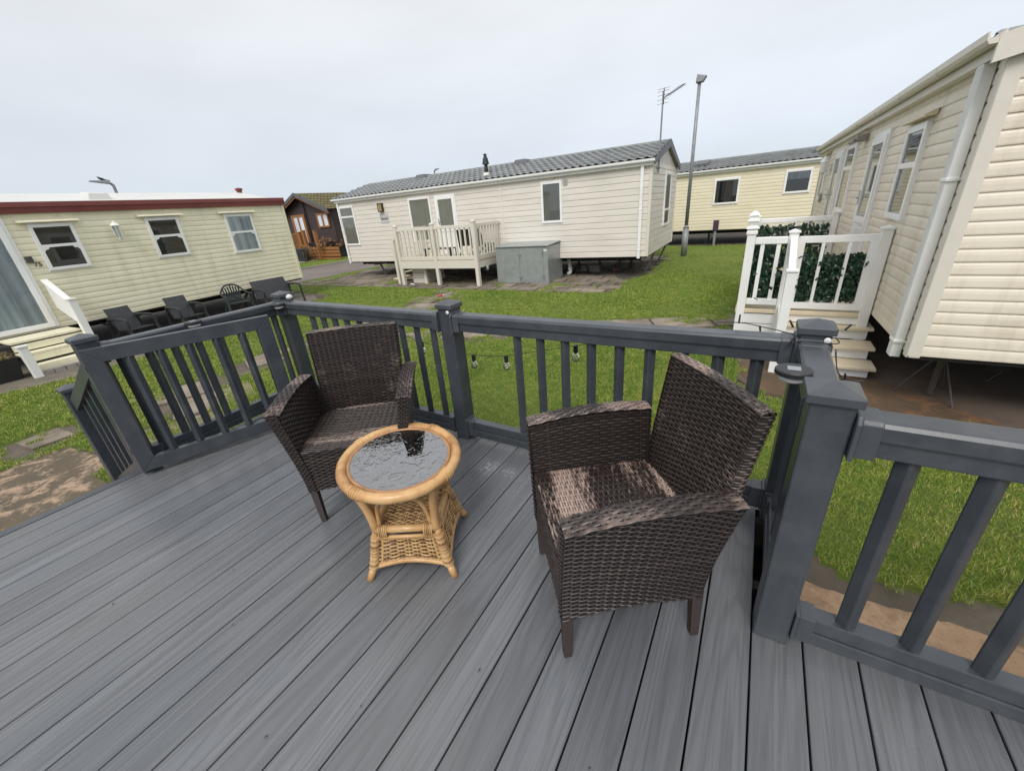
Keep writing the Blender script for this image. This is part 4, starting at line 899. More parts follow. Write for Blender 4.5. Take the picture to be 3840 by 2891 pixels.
def home(name, label, P0, P1, D, eave, ridge, pitch, wmat, kind, roofm='roof_tile', barge='dark_trim', cat='static caravan', tile=True, fascia='upvc', over=.10, ends=(1,1), back=True):
    """P0 left end, P1 right end of the front wall as the viewer sees it"""
    a = math.atan2(P1[1]-P0[1], P1[0]-P0[0]); L = math.hypot(P1[0]-P0[0],P1[1]-P0[1])
    t = thing(name, label, cat, (P0[0],P0[1],G), a)
    Ff = lambda x,o,z: (x,-o,z); Fr = lambda x,o,z: (L+o,x,z); Fl = lambda x,o,z: (-o,D-x,z); Fb = lambda x,o,z: (L-x,D+o,z)
    mb = MB(); siding(mb,Ff,L,.6,eave,pitch,kind); obj('front_wall', mb, wmat, t)
    def gable(F, nm):
        m_ = MB(); siding(m_,F,D,.6,eave,pitch,kind)
        k = 14
        for i in range(k):
            z_a, z_b = eave+(ridge-.05-eave)*i/k, eave+(ridge-.05-eave)*(i+1)/k; xa, xb = D/2*i/k, D/2*(i+1)/k
            n = m_.pts([F(xa,.012,z_a),F(D-xa,.012,z_a),F(D-xb,.004,z_b),F(xb,.004,z_b)]); m_.face(n,n+1,n+2,n+3)
        obj(nm, m_, wmat, t)
    gable(Fr,'end_wall'); gable(Fl,'end_wall')
    mb = MB(); siding(mb,Fb,L,.6,eave,pitch,kind); obj('rear_wall', mb, wmat, t)
    mb = MB()
    for x in (0,L): mb.box(x-.035 if x==0 else x-.045, x+.045 if x==0 else x+.035, -.03, .06, .6, eave); mb.box(x-.035 if x==0 else x-.045, x+.045 if x==0 else x+.035, D-.06, D+.03, .6, eave)
    obj('corner_trim', mb, M['cream_upvc'] if fascia!='red' else wmat, t, bevel=.005)
    mb = MB(); mb.box(.02,L-.02,.02,D-.02,.56,.62); mb.box(.3,L-.3,.6,.75,.42,.56); mb.box(.3,L-.3,D-.75,D-.6,.42,.56)
    for x in np.arange(.6,L-.5,1.3): mb.box(x,x+.06,.1,D-.1,.48,.56)
    obj('underframe', mb, M['under'], t)
    sl = math.hypot(D/2+over, ridge-eave+ (ridge-eave)*over/(D/2)); zE = eave-(ridge-eave)*over/(D/2)
    mb = MB()
    if tile:
        tiles(mb,(-over,-over,zE+.03),(1,0,0),(0,D/2+over,ridge-zE),L+2*over,sl); tiles(mb,(L+over,D+over,zE+.03),(-1,0,0),(0,-(D/2+over),ridge-zE),L+2*over,sl)
    else:
        mb.grid([[(-over,-over,zE+.03),(L+over,-over,zE+.03)],[(-over,D*.15,lerp(zE,ridge,.42)),(L+over,D*.15,lerp(zE,ridge,.42))],[(-over,D/2,ridge),(L+over,D/2,ridge)],[(-over,D*.85,lerp(zE,ridge,.42)),(L+over,D*.85,lerp(zE,ridge,.42))],[(-over,D+over,zE+.03),(L+over,D+over,zE+.03)]])
    mb.cur = 0
    for y in ():
        pass
    r_ = obj('roof', mb, M[roofm], t, smooth=not tile)
    mb = MB()                                         # soffit boards close the roof from below
    for s in (0,1):
        ya, yb = (-over,D/2) if s==0 else (D+over,D/2); n = mb.pts([(-over,ya,zE),(L+over,ya,zE),(L+over,yb,ridge-.03),(-over,yb,ridge-.03)]); mb.face(n,n+1,n+2,n+3)
    obj('soffit', mb, M['cream_upvc'], r_)
    if tile:
        mb = MB(); mb.tube([(-over,D/2,ridge+.035),(L+over,D/2,ridge+.035)],.055,10); obj('ridge_cap', mb, M['roof_tile'], r_)
        mb = MB()
        for x in (-over-.004,L+over-.026):
            for ya,yb in ((-over-.03,D/2),(D+over+.03,D/2)):
                za = zE; mb.hexa([(x,ya,za-.08),(x+.03,ya,za-.08),(x+.03,yb,ridge-.10),(x,yb,ridge-.10),(x,ya,za+.07),(x+.03,ya,za+.07),(x+.03,yb,ridge+.085),(x,yb,ridge+.085)])
        obj('bargeboard', mb, M[barge], r_)
    return t, L, D, Ff, Fr, Fl, zE
def gutter(par, L, zE, over, mat):
    mb = MB(); y = -over-.045
    prof = [(y-.045,.05),(y-.042,.005),(y-.026,-.018),(y+.026,-.018),(y+.042,.005),(y+.045,.05),(y+.034,.05),(y+.030,.012),(y-.030,.012),(y-.036,.05)]
    mb.prism([(-over,p,zE+h) for p,h in prof],(L+2*over,0,0)); g_ = obj('gutter', mb, mat, par)
    mb = MB()
    for x in np.arange(.5,L,1.15): mb.prism([(x,p-.004 if p<y else p+.004,zE+h-.004) for p,h in prof[:6]],(.04,0,0))
    obj('bracket', mb, mat, g_)
    mb = MB(); mb.box(-over,L+over,-over-.004,.0,zE-.085,zE-.03); mb.box(-over,L+over,-over+.0,-.002,zE-.06,zE+.02); obj('fascia', mb, mat, par)
# ---- the off-white home opposite -------------------------------------------------
t, L, D, Ff, Fr, Fl, zE = home('static_caravan','long off-white clad caravan with grey tiled roof, flue and raised veranda, facing the deck',(-14.165,11.087),(-2.56,11.36),3.84,2.86,3.37,.152,M['wall_white'],'lap')
W_root, W_ang = t, t.rotation_euler.z
gutter(t,L,zE,.10,M['upvc'])
z = lambda h: h+.6
window(t,Ff,.06,.85,z(.62),z(2.015),transom=z(1.645)); window(t,Ff,3.595,4.55,z(.62),z(2.03)); door(t,Ff,4.74,5.58,z(.165),z(2.03))
window(t,Ff,8.60,9.235,z(.977),z(2.05),blind_or_room='venetian')
window(t,Fr,1.86,2.80,z(.62),z(2.055),transom=z(1.06),blind_or_room='vertical')
mb = MB(); framebox(mb,Ff,3.05,3.11,.004,.022,.6,zE-.1); framebox(mb,Ff,7.24,7.30,.004,.022,.6,zE-.1); obj('joint_strip', mb, M['wall_white'], t)
mb = MB(); framebox(mb,Ff,11.36,11.44,.024,.085,z(-.045),zE-.05); framebox(mb,Ff,.035,.105,.024,.085,z(-.05),zE-.05); 
for zz in (.75,1.75): framebox(mb,Ff,11.35,11.45,.02,.09,zz,zz+.04); framebox(mb,Ff,.025,.115,.02,.09,zz,zz+.04)
obj('downpipe', mb, M['upvc'], t, bevel=.008)
mb = MB(); framebox(mb,Ff,9.28,9.40,.006,.03,z(1.91),z(2.06))
for i in range(5): framebox(mb,Ff,9.29,9.39,.03,.036,z(1.925+.026*i),z(1.935+.026*i))
obj('air_vent', mb, M['blind_grey'], t)
mb = MB(); framebox(mb,Ff,8.80,9.02,.006,.05,z(2.10),z(2.155)); obj('outside_light', mb, M['tread'], t, bevel=.01)
mb = MB(); mb.lathe([(a*.85,h*.78) for a,h in ((.07,-.05),(.065,.02),(.055,.05),(.075,.06),(.078,.16),(.06,.30),(.075,.31),(.075,.34),(.13,.345),(.115,.42),(.09,.55),(.06,.60),(.05,.68),(.075,.685),(.075,.70),(.03,.71))],(6.45,.62,z(2.50)),18); fl_ = obj('flue', mb, M['black'], t, smooth=False)
mb = MB(); mb.lathe([(.16,-.06),(.11,.0),(.085,.05)],(6.45,.62,z(2.49)),18); obj('flashing', mb, M['cream_upvc'], fl_)
for x in (2.75,6.95):
    mb = MB(); mb.hexa([(x,1.45,z(2.72)),(x+.5,1.45,z(2.72)),(x+.5,2.2,z(2.72)),(x,2.2,z(2.72)),(x+.03,1.55,z(2.87)),(x+.42,1.55,z(2.87)),(x+.42,2.1,z(2.87)),(x+.03,2.1,z(2.87))]); obj('roof_vent', mb, M['dark_trim'], t, bevel=.03)
mb = MB(); framebox(mb,Fr,.02,.06,.0,.004,1,1.01)
for y in (1.25,3.15):
    mb = MB(); mb.beam((11.58,y,.58),(11.33,y+.03,.01),.06,.05); obj('corner_steady', mb, M['lamp_steel'], t)
for x,y in ((1.35,.25),(2.0,.9)):
    mb = MB(); mb.beam((x,y,.55),(x-.12 if x>5 else x+.28,y,.02),.05,.05); obj('corner_steady', mb, M['iron'], t)
mb = MB(); mb.hexa([(1.2,.12,.44),(2.0,.12,.50),(2.0,.5,.50),(1.2,.5,.44),(1.2,.12,.54),(2.0,.12,.6),(2.0,.5,.6),(1.2,.5,.54)]); obj('chassis_member', mb, M['black'], t)
for x,y in ((2.6,.6),(9.95,1.2),(10.65,.9),(10.9,1.3),(9.3,1.1),(10.2,2.6)):
    mb = MB(); mb.cyl((x,y,.10),(x,y,.5),.028,None,10); mb.box(x-.06,x+.06,y-.06,y+.06,.5,.52)
    for a in range(4): mb.tube([(x,y,.38),(x+.15*math.cos(a*PI/2+.6),y+.15*math.sin(a*PI/2+.6),.01)],.012,6)
    obj('axle_stand', mb, M['iron'], t)
mb = MB(); mb.tube(smooth_path([(9.15,.5,.58),(9.22,.45,.45),(9.27,.42,.22),(9.27,.40,.12),(9.20,.40,.08)]),.055,12); mb.cyl((9.26,.42,.2),(9.265,.42,.25),.068,None,12); obj('waste_pipe', mb, M['pipe'], t, smooth=True)
def wl(x,o,z_): return W_root.matrix_basis @ Vector((x,-o,z_))
bpy.context.view_layer.update(); Wm = Matrix.Translation(W_root.location) @ Matrix.Rotation(W_ang,4,'Z')
def onwall(t_m, x, o, z_): return t_m @ Vector((x,-o,z_))
p = onwall(Wm,2.30,.014,z(1.71)); t2 = thing('wall_lantern','amber-glass box lantern in a dark frame on the off-white caravan wall','wall light',p,W_ang)
mb = MB()
for x in (-.105,.075): mb.box(x,x+.03,-.10,0,0,.28)
mb.box(-.074,.074,-.098,0,0,.03); mb.box(-.074,.074,-.098,0,.25,.28); mb.box(-.012,.012,-.098,-.08,.031,.249); obj('frame', mb, M['number'], t2)
mb = MB(); mb.box(-.074,.074,-.088,-.01,.031,.249); obj('glass', mb, M['brass'], t2)
def text(s, size, loc, parent, mat, depth=.004, rot=(PI/2,0,0), name='lettering'):
    c = bpy.data.curves.new('t','FONT'); c.body = s; c.size = size; c.extrude = depth; c.align_x = 'CENTER'; c.align_y = 'CENTER'
    o = bpy.data.objects.new('t',c); COL.objects.link(o); bpy.context.view_layer.update()
    me = bpy.data.meshes.new_from_object(o.evaluated_get(bpy.context.evaluated_depsgraph_get())); bpy.data.objects.remove(o)
    me.transform(Matrix.Translation(loc) @ Matrix.Rotation(rot[2],4,'Z') @ Matrix.Rotation(rot[0],4,'X')); me.materials.clear(); me.materials.append(mat)
    q = bpy.data.objects.new(name,me); COL.objects.link(q); q.parent = parent; return q
p = onwall(Wm,2.35,.016,z(1.48)); t2 = thing('name_sign','grey rounded name plaque under the amber lantern on the off-white caravan','sign',p,W_ang)
mb = MB(); mb.box(-.195,.195,-.012,0,-.155,.155); obj('plaque', mb, M['sign_grey'], t2, bevel=.02, seg=3)
text('Sequoia',.105,(.02,-.016,.0),t2,M['black'],.002)
mb = MB()
for k,a in enumerate(np.linspace(1.2,4.8,7)): mb.lathe([(.008,-.002),(.008,.002)],(0,0,0),8) if False else mb.box(-.10+.075*math.cos(a)-.008,-.10+.075*math.cos(a)+.008,-.017,-.013,.05+.085*math.sin(a)-.008,.05+.085*math.sin(a)+.008)
obj('emblem', mb, M['black'], t2)
text('SWIFT',.035,(.05,-.016,-.11),t2,M['black'],.001) if False else None
# aerial on its mast, bolted to the right gable
t2 = thing('tv_aerial','rooftop television aerial on a tall thin mast at the right gable of the off-white caravan','aerial',(-2.51,11.9,G))
mb = MB(); mb.cyl((0,0,z(1.98)),(0,0,z(3.72)),.024,.018,10); obj('mast', mb, M['lamp_steel'], t2)
mb = MB()
for q in (2.08,2.30): mb.box(-.05,.03,-.02,.02,z(q),z(q)+.03); mb.tube([(-.12,-.03,z(q)+.015),(.06,-.03,z(q)+.015)],.012,6)
obj('bracket', mb, M['lamp_steel'], t2)
mb = MB(); A0 = Vector((-.02,0,z(3.56))); A1 = Vector((.46,.10,z(3.80))); mb.tube([A0,A1],.010,6); dr = (A1-A0).normalized(); sd_ = dr.cross(Vector((0,0,1))).normalized(); sd_ = (Vector((1,.15,-.05))).normalized()
for k in range(11):
    c_ = A0.lerp(A1,.25+.07*k); w_ = .055; mb.tube([c_-Vector((.5,.85,0)).normalized()*w_-Vector((.03,0,0)),c_+Vector((.5,.85,0)).normalized()*w_+Vector((.03,0,0))],.004,4)
mb.tube([(.02,0,z(3.45)),(.02,-.02,z(3.78))],.012,6)
for h in (3.47,3.55,3.64,3.72,3.77): mb.tube([(-.14,.03,z(h)),(.15,-.05,z(h))],.0045,4)
obj('antenna', mb, M['iron'], t2)
# veranda of the off-white home
t = thing('veranda','cream railed veranda on posts in front of the off-white caravan door','veranda',(-9.97,9.74,G),W_ang)
VW, VD = 2.96, 1.56; CU = M['cream_upvc']
def vpost(x,y,z0=0,zt_=1.79):
    mb = MB(); mb.box(x-.055,x+.055,y-.055,y+.055,z0,zt_); p_ = obj('post', mb, CU, t, bevel=.006); mb = MB(); mb.box(x-.068,x+.068,y-.068,y+.068,zt_,zt_+.03); mb.hexa([(x-.06,y-.06,zt_+.03),(x+.06,y-.06,zt_+.03),(x+.06,y+.06,zt_+.03),(x-.06,y+.06,zt_+.03),(x-.02,y-.02,zt_+.06),(x+.02,y-.02,zt_+.06),(x+.02,y+.02,zt_+.06),(x-.02,y+.02,zt_+.06)]); obj('post_cap', mb, CU, p_)
for x,y in ((0,0),(1.48,0),(VW,0),(VW,VD),(0,VD)): vpost(x,y)
def vrail(a,b,n):
    a,b = Vector((*a,0)),Vector((*b,0))
    for nm,h,wd,ht in (('handrail',1.70,.07,.09),('bottom_rail',.84,.06,.10)):
        mb = MB(); mb.beam(a+Vector((0,0,h)),b+Vector((0,0,h)),wd,ht); obj(nm, mb, CU, t, bevel=.006)
    for i in range(n):
        c_ = a.lerp(b,(i+.5)/n); mb = MB(); mb.box(c_.x-.021,c_.x+.021,c_.y-.021,c_.y+.021,.89,1.655); obj('baluster', mb, CU, t)
vrail((.06,0),(1.42,0),8); vrail((1.54,0),(VW-.06,0),8); vrail((VW,.06),(VW,VD-.06),9)
vrail((0,.8),(0,VD-.06),4)
mb = MB(); mb.box(-.05,VW+.05,-.03,VD,.72,.765); obj('floor', mb, M['tread'], t)
mb = MB(); mb.box(-.06,VW+.06,-.045,-.025,.54,.765); mb.box(VW+.025,VW+.05,-.02,VD,.54,.764); mb.box(-.05,-.025,-.02,VD,.54,.764); obj('fascia', mb, CU, t)
mb = MB()
for k in range(3): mb.box(.12,.72,.30,.325,.03+.17*k,.185+.17*k); mb.box(.722,.747,.33,1.2,.03+.17*k,.185+.17*k)
mb.box(.70,.80,.20,.30,0,.54); obj('skirting', mb, CU, t)
mb = MB(); mb.beam((-.34,.12,1.36),(-.02,.10,1.66),.06,.09); mb.box(-.37,-.27,.08,.18,0,1.42); obj('stair_newel', mb, CU, t, bevel=.006)
mb = MB(); 
for k in range(3): mb.box(-.26-.22*(2-k),-.05-.22*(2-k)+.02,.2,.9,.18*(k+1)-.03,.18*(k+1)+.0)
obj('step', mb, M['tread'], t)
for i,(x,y,w_,d_,h_) in enumerate(((.45,.95,.95,.45,.24),)):
    q = thing('garden_bench','low black slatted bench on the cream veranda','bench',(t.matrix_basis @ Vector((x,y,.765))) if False else (Wm.translation.x,0,0),W_ang)
    o_ = Matrix.Translation(Vector((-9.97,9.74,G))) @ Matrix.Rotation(W_ang,4,'Z'); q.location = o_ @ Vector((x,y,.765))
    mb = MB()
    for k in range(4): mb.box(-.1,1.05,-.2+.1*k,-.13+.1*k,.26,.285)
    obj('seat', mb, M['black'], q)
    for xx in (-.06,.97):
        for yy in (-.18,.13): mb = MB(); mb.box(xx,xx+.05,yy,yy+.05,0,.259); obj('leg', mb, M['black'], q)
def foldchair(loc, rz, label):
    q = thing('folding_chair', label, 'chair', loc, rz)
    mb = MB(); mb.hexa([(-.22,.06,.35),(.22,.06,.35),(.22,.09,.35),(-.22,.09,.35),(-.22,.18,.82),(.22,.18,.82),(.22,.21,.82),(-.22,.21,.82)]); obj('backrest', mb, M['black'], q, bevel=.01)
    mb = MB(); mb.box(-.22,.22,-.34,.07,.33,.36); obj('seat', mb, M['black'], q, bevel=.01)
    for x in (-.2,.2): mb = MB(); mb.beam((x,.17,0),(x,-.30,.33),.03,.03); obj('leg', mb, M['black'], q); mb = MB(); mb.beam((x,-.33,0),(x,.10,.36),.03,.03); obj('leg', mb, M['black'], q)
foldchair(o_ @ Vector((2.05,.85,.765)),W_ang+PI+.4,'tall black chair in front of the white door on the cream veranda'); foldchair(o_ @ Vector((2.55,1.05,.765)),W_ang+PI-.5,'black chair in the right corner of the cream veranda')
# lamp hanging below the veranda edge
t = thing('hanging_lantern','small silver lantern hanging from the right edge of the cream veranda','lantern',(-7.0,10.3,-.05)); mb = MB(); mb.tube([(0,0,.12),(.03,0,.05),(0,0,0)],.008,6); mb.lathe([(.02,0),(.05,-.02),(.06,-.10),(.04,-.14),(.02,-.15)],n=12); obj('lantern_body', mb, M['steel'], t, smooth=True)
# metal storage box
bx_ = thing('storage_box','galvanised steel storage chest with two doors in front of the off-white caravan','storage box',(-6.70,10.36,G),W_ang+.003)
mb = MB(); mb.box(0,1.68,0,1.05,0,1.02); obj('body', mb, M['steel'], bx_, bevel=.008)
mb = MB(); mb.hexa([(-.03,-.04,1.03),(1.71,-.04,1.03),(1.71,1.08,1.08),(-.03,1.08,1.08),(-.03,-.04,1.062),(1.71,-.04,1.062),(1.71,1.08,1.112),(-.03,1.08,1.112)]); obj('lid', mb, M['steel'], bx_, bevel=.006)
for x0,x1 in ((.05,.785),(.795,1.53)):
    mb = MB(); mb.box(x0,x1,-.012,-.001,.03,.985); d_ = obj('door', mb, M['steel'], bx_, bevel=.003)
    mb = MB()
    if x0<.1:
        for zz in (.18,.80): mb.box(.74,.86,-.028,-.013,zz,zz+.035); mb.box(.785,.82,-.04,-.028,zz-.05,zz+.03)
    else:
        for zz in (.15,.80): mb.box(1.515,1.545,-.03,-.013,zz,zz+.10)
    obj('latch' if x0<.1 else 'hinge', mb, M['lamp_steel'], d_)
mb = MB(); mb.box(1.56,1.65,-.004,-.001,.90,.95); obj('sticker', mb, M['rust_pink'], bx_)
# loose blocks and litter by the off-white home
for i,(x,y,a,lb) in enumerate(((-4.85,12.55,.1,'grey concrete block under the caravan, left one of a pair'),(-4.38,12.5,-.1,'grey concrete block under the caravan, right one of a pair'))):
    mb = MB(); mb.box(-.17,.17,-.1,.1,0,.21); o = obj('concrete_block', mb, M['concrete'], bevel=.01); o.location = (x,y,G+.01); o.rotation_euler = (0,0,a); tag(o, lb, 'block', 'blocks under the off-white caravan')
for x,y,a,lb in ((-5.55,12.0,.05,'red brick lying beside the bent white waste pipe'),(-3.75,12.7,.2,'flat brick under the foot of an axle stand')):
    mb = MB(); mb.box(-.13,.13,-.07,.07,0,.09); o = obj('brick', mb, M['brick'], bevel=.006); o.location = (x,y,G+.01); o.rotation_euler = (0,0,a); tag(o, lb, 'brick')
mb = MB(); mb.lathe([(.36,0),(.35,.012)],n=28); o = obj('manhole_cover', mb, M['iron']); o.location = (-3.05,11.6,G+.03); tag(o,'dark round manhole cover in the paving near the end of the off-white caravan','manhole cover')
t = thing('drinks_can','crushed red and silver drinks can lying on the slab path','can',(-7.22,8.28,G+.05),.5); mb = MB(); mb.tube([(-.085,0,0),(-.07,0,.0),(.04,.01,0)],[.026,.034,.033],12); obj('can_body', mb, M['red'], t, smooth=True); mb = MB(); mb.tube([(.041,.01,0),(.09,.01,0),(.10,.01,0)],[.033,.032,.02],12); obj('can_end', mb, M['steel'], t, smooth=True)
mb = MB(); mb.box(-.07,.07,-.04,.04,0,.03); o = obj('litter_scrap', mb, M['rust_pink'], bevel=.01); o.location = (-9.63,9.73,G+.03); o.rotation_euler=(0,.2,.4); tag(o,'scrap of white litter on the slabs below the cream veranda','litter')
# ---- lamp posts -------------------------------------------------------------------
t = thing('lamp_post','tall grey lamp post with a small square head on the grass between two caravans','lamp post',(-2.29,15.84,G))
mb = MB(); mb.cyl((0,0,0),(0,0,.95),.105,.10,14); mb.tube([(0,0,.95),(0,0,1.05)],[.10,.062],14); obj('base', mb, M['lamp_steel'], t, smooth=True)
mb = MB(); mb.cyl((0,0,1.03),(.0,0,5.12),.060,.050,14); obj('shaft', mb, M['lamp_steel'], t, smooth=True)
mb = MB(); mb.hexa([(-.10,-.11,5.10),(.10,-.11,5.10),(.10,.11,5.10),(-.10,.11,5.10),(-.07,-.10,5.32),(.20,-.10,5.24),(.20,.10,5.24),(-.07,.10,5.32)]); obj('lamp_head', mb, M['lamp_steel'], t, bevel=.02)
def streetlamp(loc, rz, label, h, arm, bird=False):
    t = thing('street_lamp', label, 'street lamp', loc, rz)
    mb = MB(); mb.tube(smooth_path([(0,0,0),(0,0,h*.55),(0,0,h-.32),(-.02,0,h-.12),(-.14,0,h-.02)]),[.07]*33 if False else .055,10); obj('pole', mb, M['lamp_steel'], t, smooth=True)
    mb = MB(); mb.hexa([(-arm,-.10,h+.0),(-.10,-.10,h-.09),(-.10,.10,h-.09),(-arm,.10,h+.0),(-arm,-.06,h+.05),(-.10,-.06,h+.06),(-.10,.06,h+.06),(-arm,.06,h+.05)]); obj('lamp_head', mb, M['lamp_steel'], t, bevel=.02)
streetlamp((-25,8.17,G),-PI/2+PI,'street lamp whose curved top and flat head show over the white roof at the left',4.50,.75) if False else streetlamp((-25,8.17,G),PI/2,'street lamp whose curved top and flat head show over the white roof at the left',4.50,.75)
streetlamp((-24.85,30,G),PI,'distant street lamp whose head shows above the grey tiled ridge',5.62,.5)
mb = MB(); mb.tube(smooth_path([(-.10,0,.03),(-.02,0,.055),(.07,0,.10),(.11,0,.15)],4),[.012,.03,.045,.052,.055,.055,.052,.048,.042,.038,.034,.03,.02],8); mb.tube([(-.26,0,.0),(-.08,0,.04)],[.02,.03],6); mb.cyl((.12,0,.15),(.16,0,.15),.012,.003,6)
o = obj('bird', mb, M['bird'], smooth=True); o.location = (-25,7.86,3.94); o.rotation_euler = (0,0,-PI/2); tag(o,'dark bird perched on the left street lamp head','bird')
# ---- the yellow-cream home at the back ------------------------------------------------
P0,P1 = (-5.2,19.51),(4.4,19.03)
t, L, D, Ff, Fr, Fl, zE = home('static_caravan','yellow-cream caravan with a grey tiled roof behind the lamp post',P0,P1,3.6,2.80,3.22,.12,M['wall_third'],'round')
gutter(t,L,zE,.10,M['upvc']); ox = lambda x: (x-P0[0])/math.cos(math.atan2(P1[1]-P0[1],P1[0]-P0[0]))
window(t,Ff,ox(-1.885),ox(-.985),z(.945),z(1.875),fw=.07,blind_or_room='room',glass='glass_dark'); w_ = window(t,Ff,ox(.452),ox(1.27),z(1.155),z(1.935),fw=.07,blind_or_room='room',glass='glass_dark')
mb = MB(); n = mb.pts([Ff(ox(.53),.026,z(1.62)),Ff(ox(1.20),.026,z(1.62)),Ff(ox(1.20),.026,z(1.87)),Ff(ox(.53),.026,z(1.87))]); mb.face(n,n+1,n+2,n+3); obj('roller_blind', mb, M['curtain'], w_)
for x in (ox(-2.8),ox(1.2)): mb = MB(); mb.hexa([(x,.55,3.02),(x+.5,.55,3.02),(x+.5,1.05,3.17),(x,1.05,3.17),(x,.55,3.12),(x+.5,.55,3.12),(x+.5,1.05,3.27),(x,1.05,3.27)]); obj('rooflight', mb, M['dark_trim'], t, bevel=.02)
mb = MB(); mb.tube(smooth_path([(ox(.2),.3,.55),(ox(.3),.05,.45),(ox(.6),-.2,.12),(ox(.65),-.3,.02)]),.05,10); obj('waste_pipe', mb, M['lamp_steel'], t)
for x in (1.5,3.2,5.0,6.6,8.2): mb = MB(); mb.cyl((x,.8,0),(x,.8,.5),.04,None,8); obj('axle_stand', mb, M['iron'], t)
t = thing('supply_post','short hook-up post with a dark purple box and cable by the yellow-cream caravan','hook-up post',(-1.62,18.85,G))
mb = MB(); mb.box(-.04,.04,-.04,.04,0,.62); obj('post', mb, M['lamp_steel'], t); mb = MB(); mb.box(-.10,.10,-.08,.06,.60,1.0); obj('meter_box', mb, pmat('dark_purple_plastic',(.06,.035,.07),.5,.1), t, bevel=.02)
mb = MB(); mb.tube(smooth_path([(-.03,-.05,.62),(-.12,-.06,.45),(-.28,-.02,.3),(-.35,0,.18),(-.2,0,.02)]),.014,6); obj('cable', mb, M['black'], t)
# ---- the cream home on the right ---------------------------------------------------
ang = math.atan2(9.5,-.019*9.5)
P1 = (1.264,4.522); P0 = (1.264-.019*9.45, 4.522+9.45)      # seen from the porch side its left end is the far one
t, L, D, Ff, Fr, Fl, zE = home('static_caravan','cream ribbed caravan close on the right with a white downpipe and stepped porch',P0,P1,3.66,2.76,3.16,.098,M['wall_right'],'round',over=.09,barge='cream_upvc')
R_ang = t.rotation_euler.z; gutter(t,L,zE+.045,.09,M['cream_upvc']); s_ = lambda s: L-s; hood = M['tread']
window(t,Ff,s_(1.88),s_(1.25),z(1.01),z(1.88),fw=.06,transom=z(1.52),blind_or_room='venetian',hood=hood,glass='glass_dark'); door(t,Ff,s_(3.60),s_(2.72),z(.12),z(1.97))
window(t,Ff,s_(5.62),s_(4.75),z(.93),z(1.98),transom=z(1.62),hood=hood,glass='glass_dark'); door(t,Ff,s_(6.95),s_(6.05),z(.12),z(1.97),panel=0); window(t,Ff,s_(8.75),s_(8.08),z(1.06),z(1.975),hood=hood)
mb = MB(); framebox(mb,Ff,s_(.27),s_(.155),.016,.088,z(-.075),zE-.03)
for k in range(7): framebox(mb,Ff,s_(.264-.0155*k),s_(.257-.0155*k),.088,.091,z(-.07),zE-.05)
dp = obj('downpipe', mb, M['upvc'], t, bevel=.006); mb = MB()
for zz in (.06,1.36): framebox(mb,Ff,s_(.285),s_(.14),.006,.096,.6+zz,.6+zz+.025)
obj('pipe_clip', mb, M['upvc'], dp, bevel=.004)
mb = MB(); framebox(mb,Ff,L-.06,L+.03,.016,.034,.585,zE-.03); framebox(mb,Fr,-.016,.06,.016,.034,.585,zE-.03); obj('corner_cover', mb, M['cream_upvc'], t, bevel=.01)
mb = MB(); framebox(mb,Ff,s_(4.42),s_(4.10),.01,.16,z(1.96),z(2.04)); framebox(mb,Ff,s_(4.36),s_(4.16),.16,.22,z(1.93),z(2.0)); obj('outside_light', mb, M['concrete'], t, bevel=.02)
for x,y in ((L-1.1,1.25),(L-.55,.4)):
    mb = MB(); mb.cyl((x,y,.05),(x,y,.55),.024,None,10)
    for a in (.4,2.5,4.6): mb.tube([(x,y,.50),(x+.27*math.cos(a),y+.27*math.sin(a),.01)],.008,6)
    obj('axle_stand', mb, M['iron'], t)
mb = MB(); mb.hexa([(L-.75,2.35,.0),(L-.35,2.35,.0),(L-.35,2.55,.0),(L-.75,2.55,.0),(L-.68,2.38,.18),(L-.42,2.38,.12),(L-.42,2.52,.12),(L-.68,2.52,.18)]); obj('wheel_chock', mb, M['iron'], t)
Rm = Matrix.Translation(t.location) @ Matrix.Rotation(R_ang,4,'Z')
p = onwall(Rm,s_(7.55),.02,z(1.65)); t2 = thing('wall_lantern','white coach lantern on the far part of the cream caravan wall','wall light',p,R_ang)
mb = MB(); mb.lathe([(.02,-.06),(.05,-.02),(.055,.0),(.075,.18),(.085,.19),(.03,.27),(.012,.29),(.012,.32)],(0,-.13,0),8); obj('lantern_body', mb, M['upvc'], t2); mb = MB(); mb.beam((0,0,.05),(0,-.08,.02),.03,.03); mb.box(-.04,.04,-.02,0,-.02,.14); obj('bracket', mb, M['upvc'], t2)
p = onwall(Rm,s_(8.15),.03,z(1.12)); t2 = thing('wall_plaque','round ornamental plaque on the wall beyond the second door of the cream caravan','plaque',p,R_ang)
mb = MB(); mb.M = Matrix.Rotation(PI/2,4,'X'); mb.lathe([(.11,0),(.11,.02),(.07,.03)],n=16); obj('disc', mb, M['concrete'], t2)
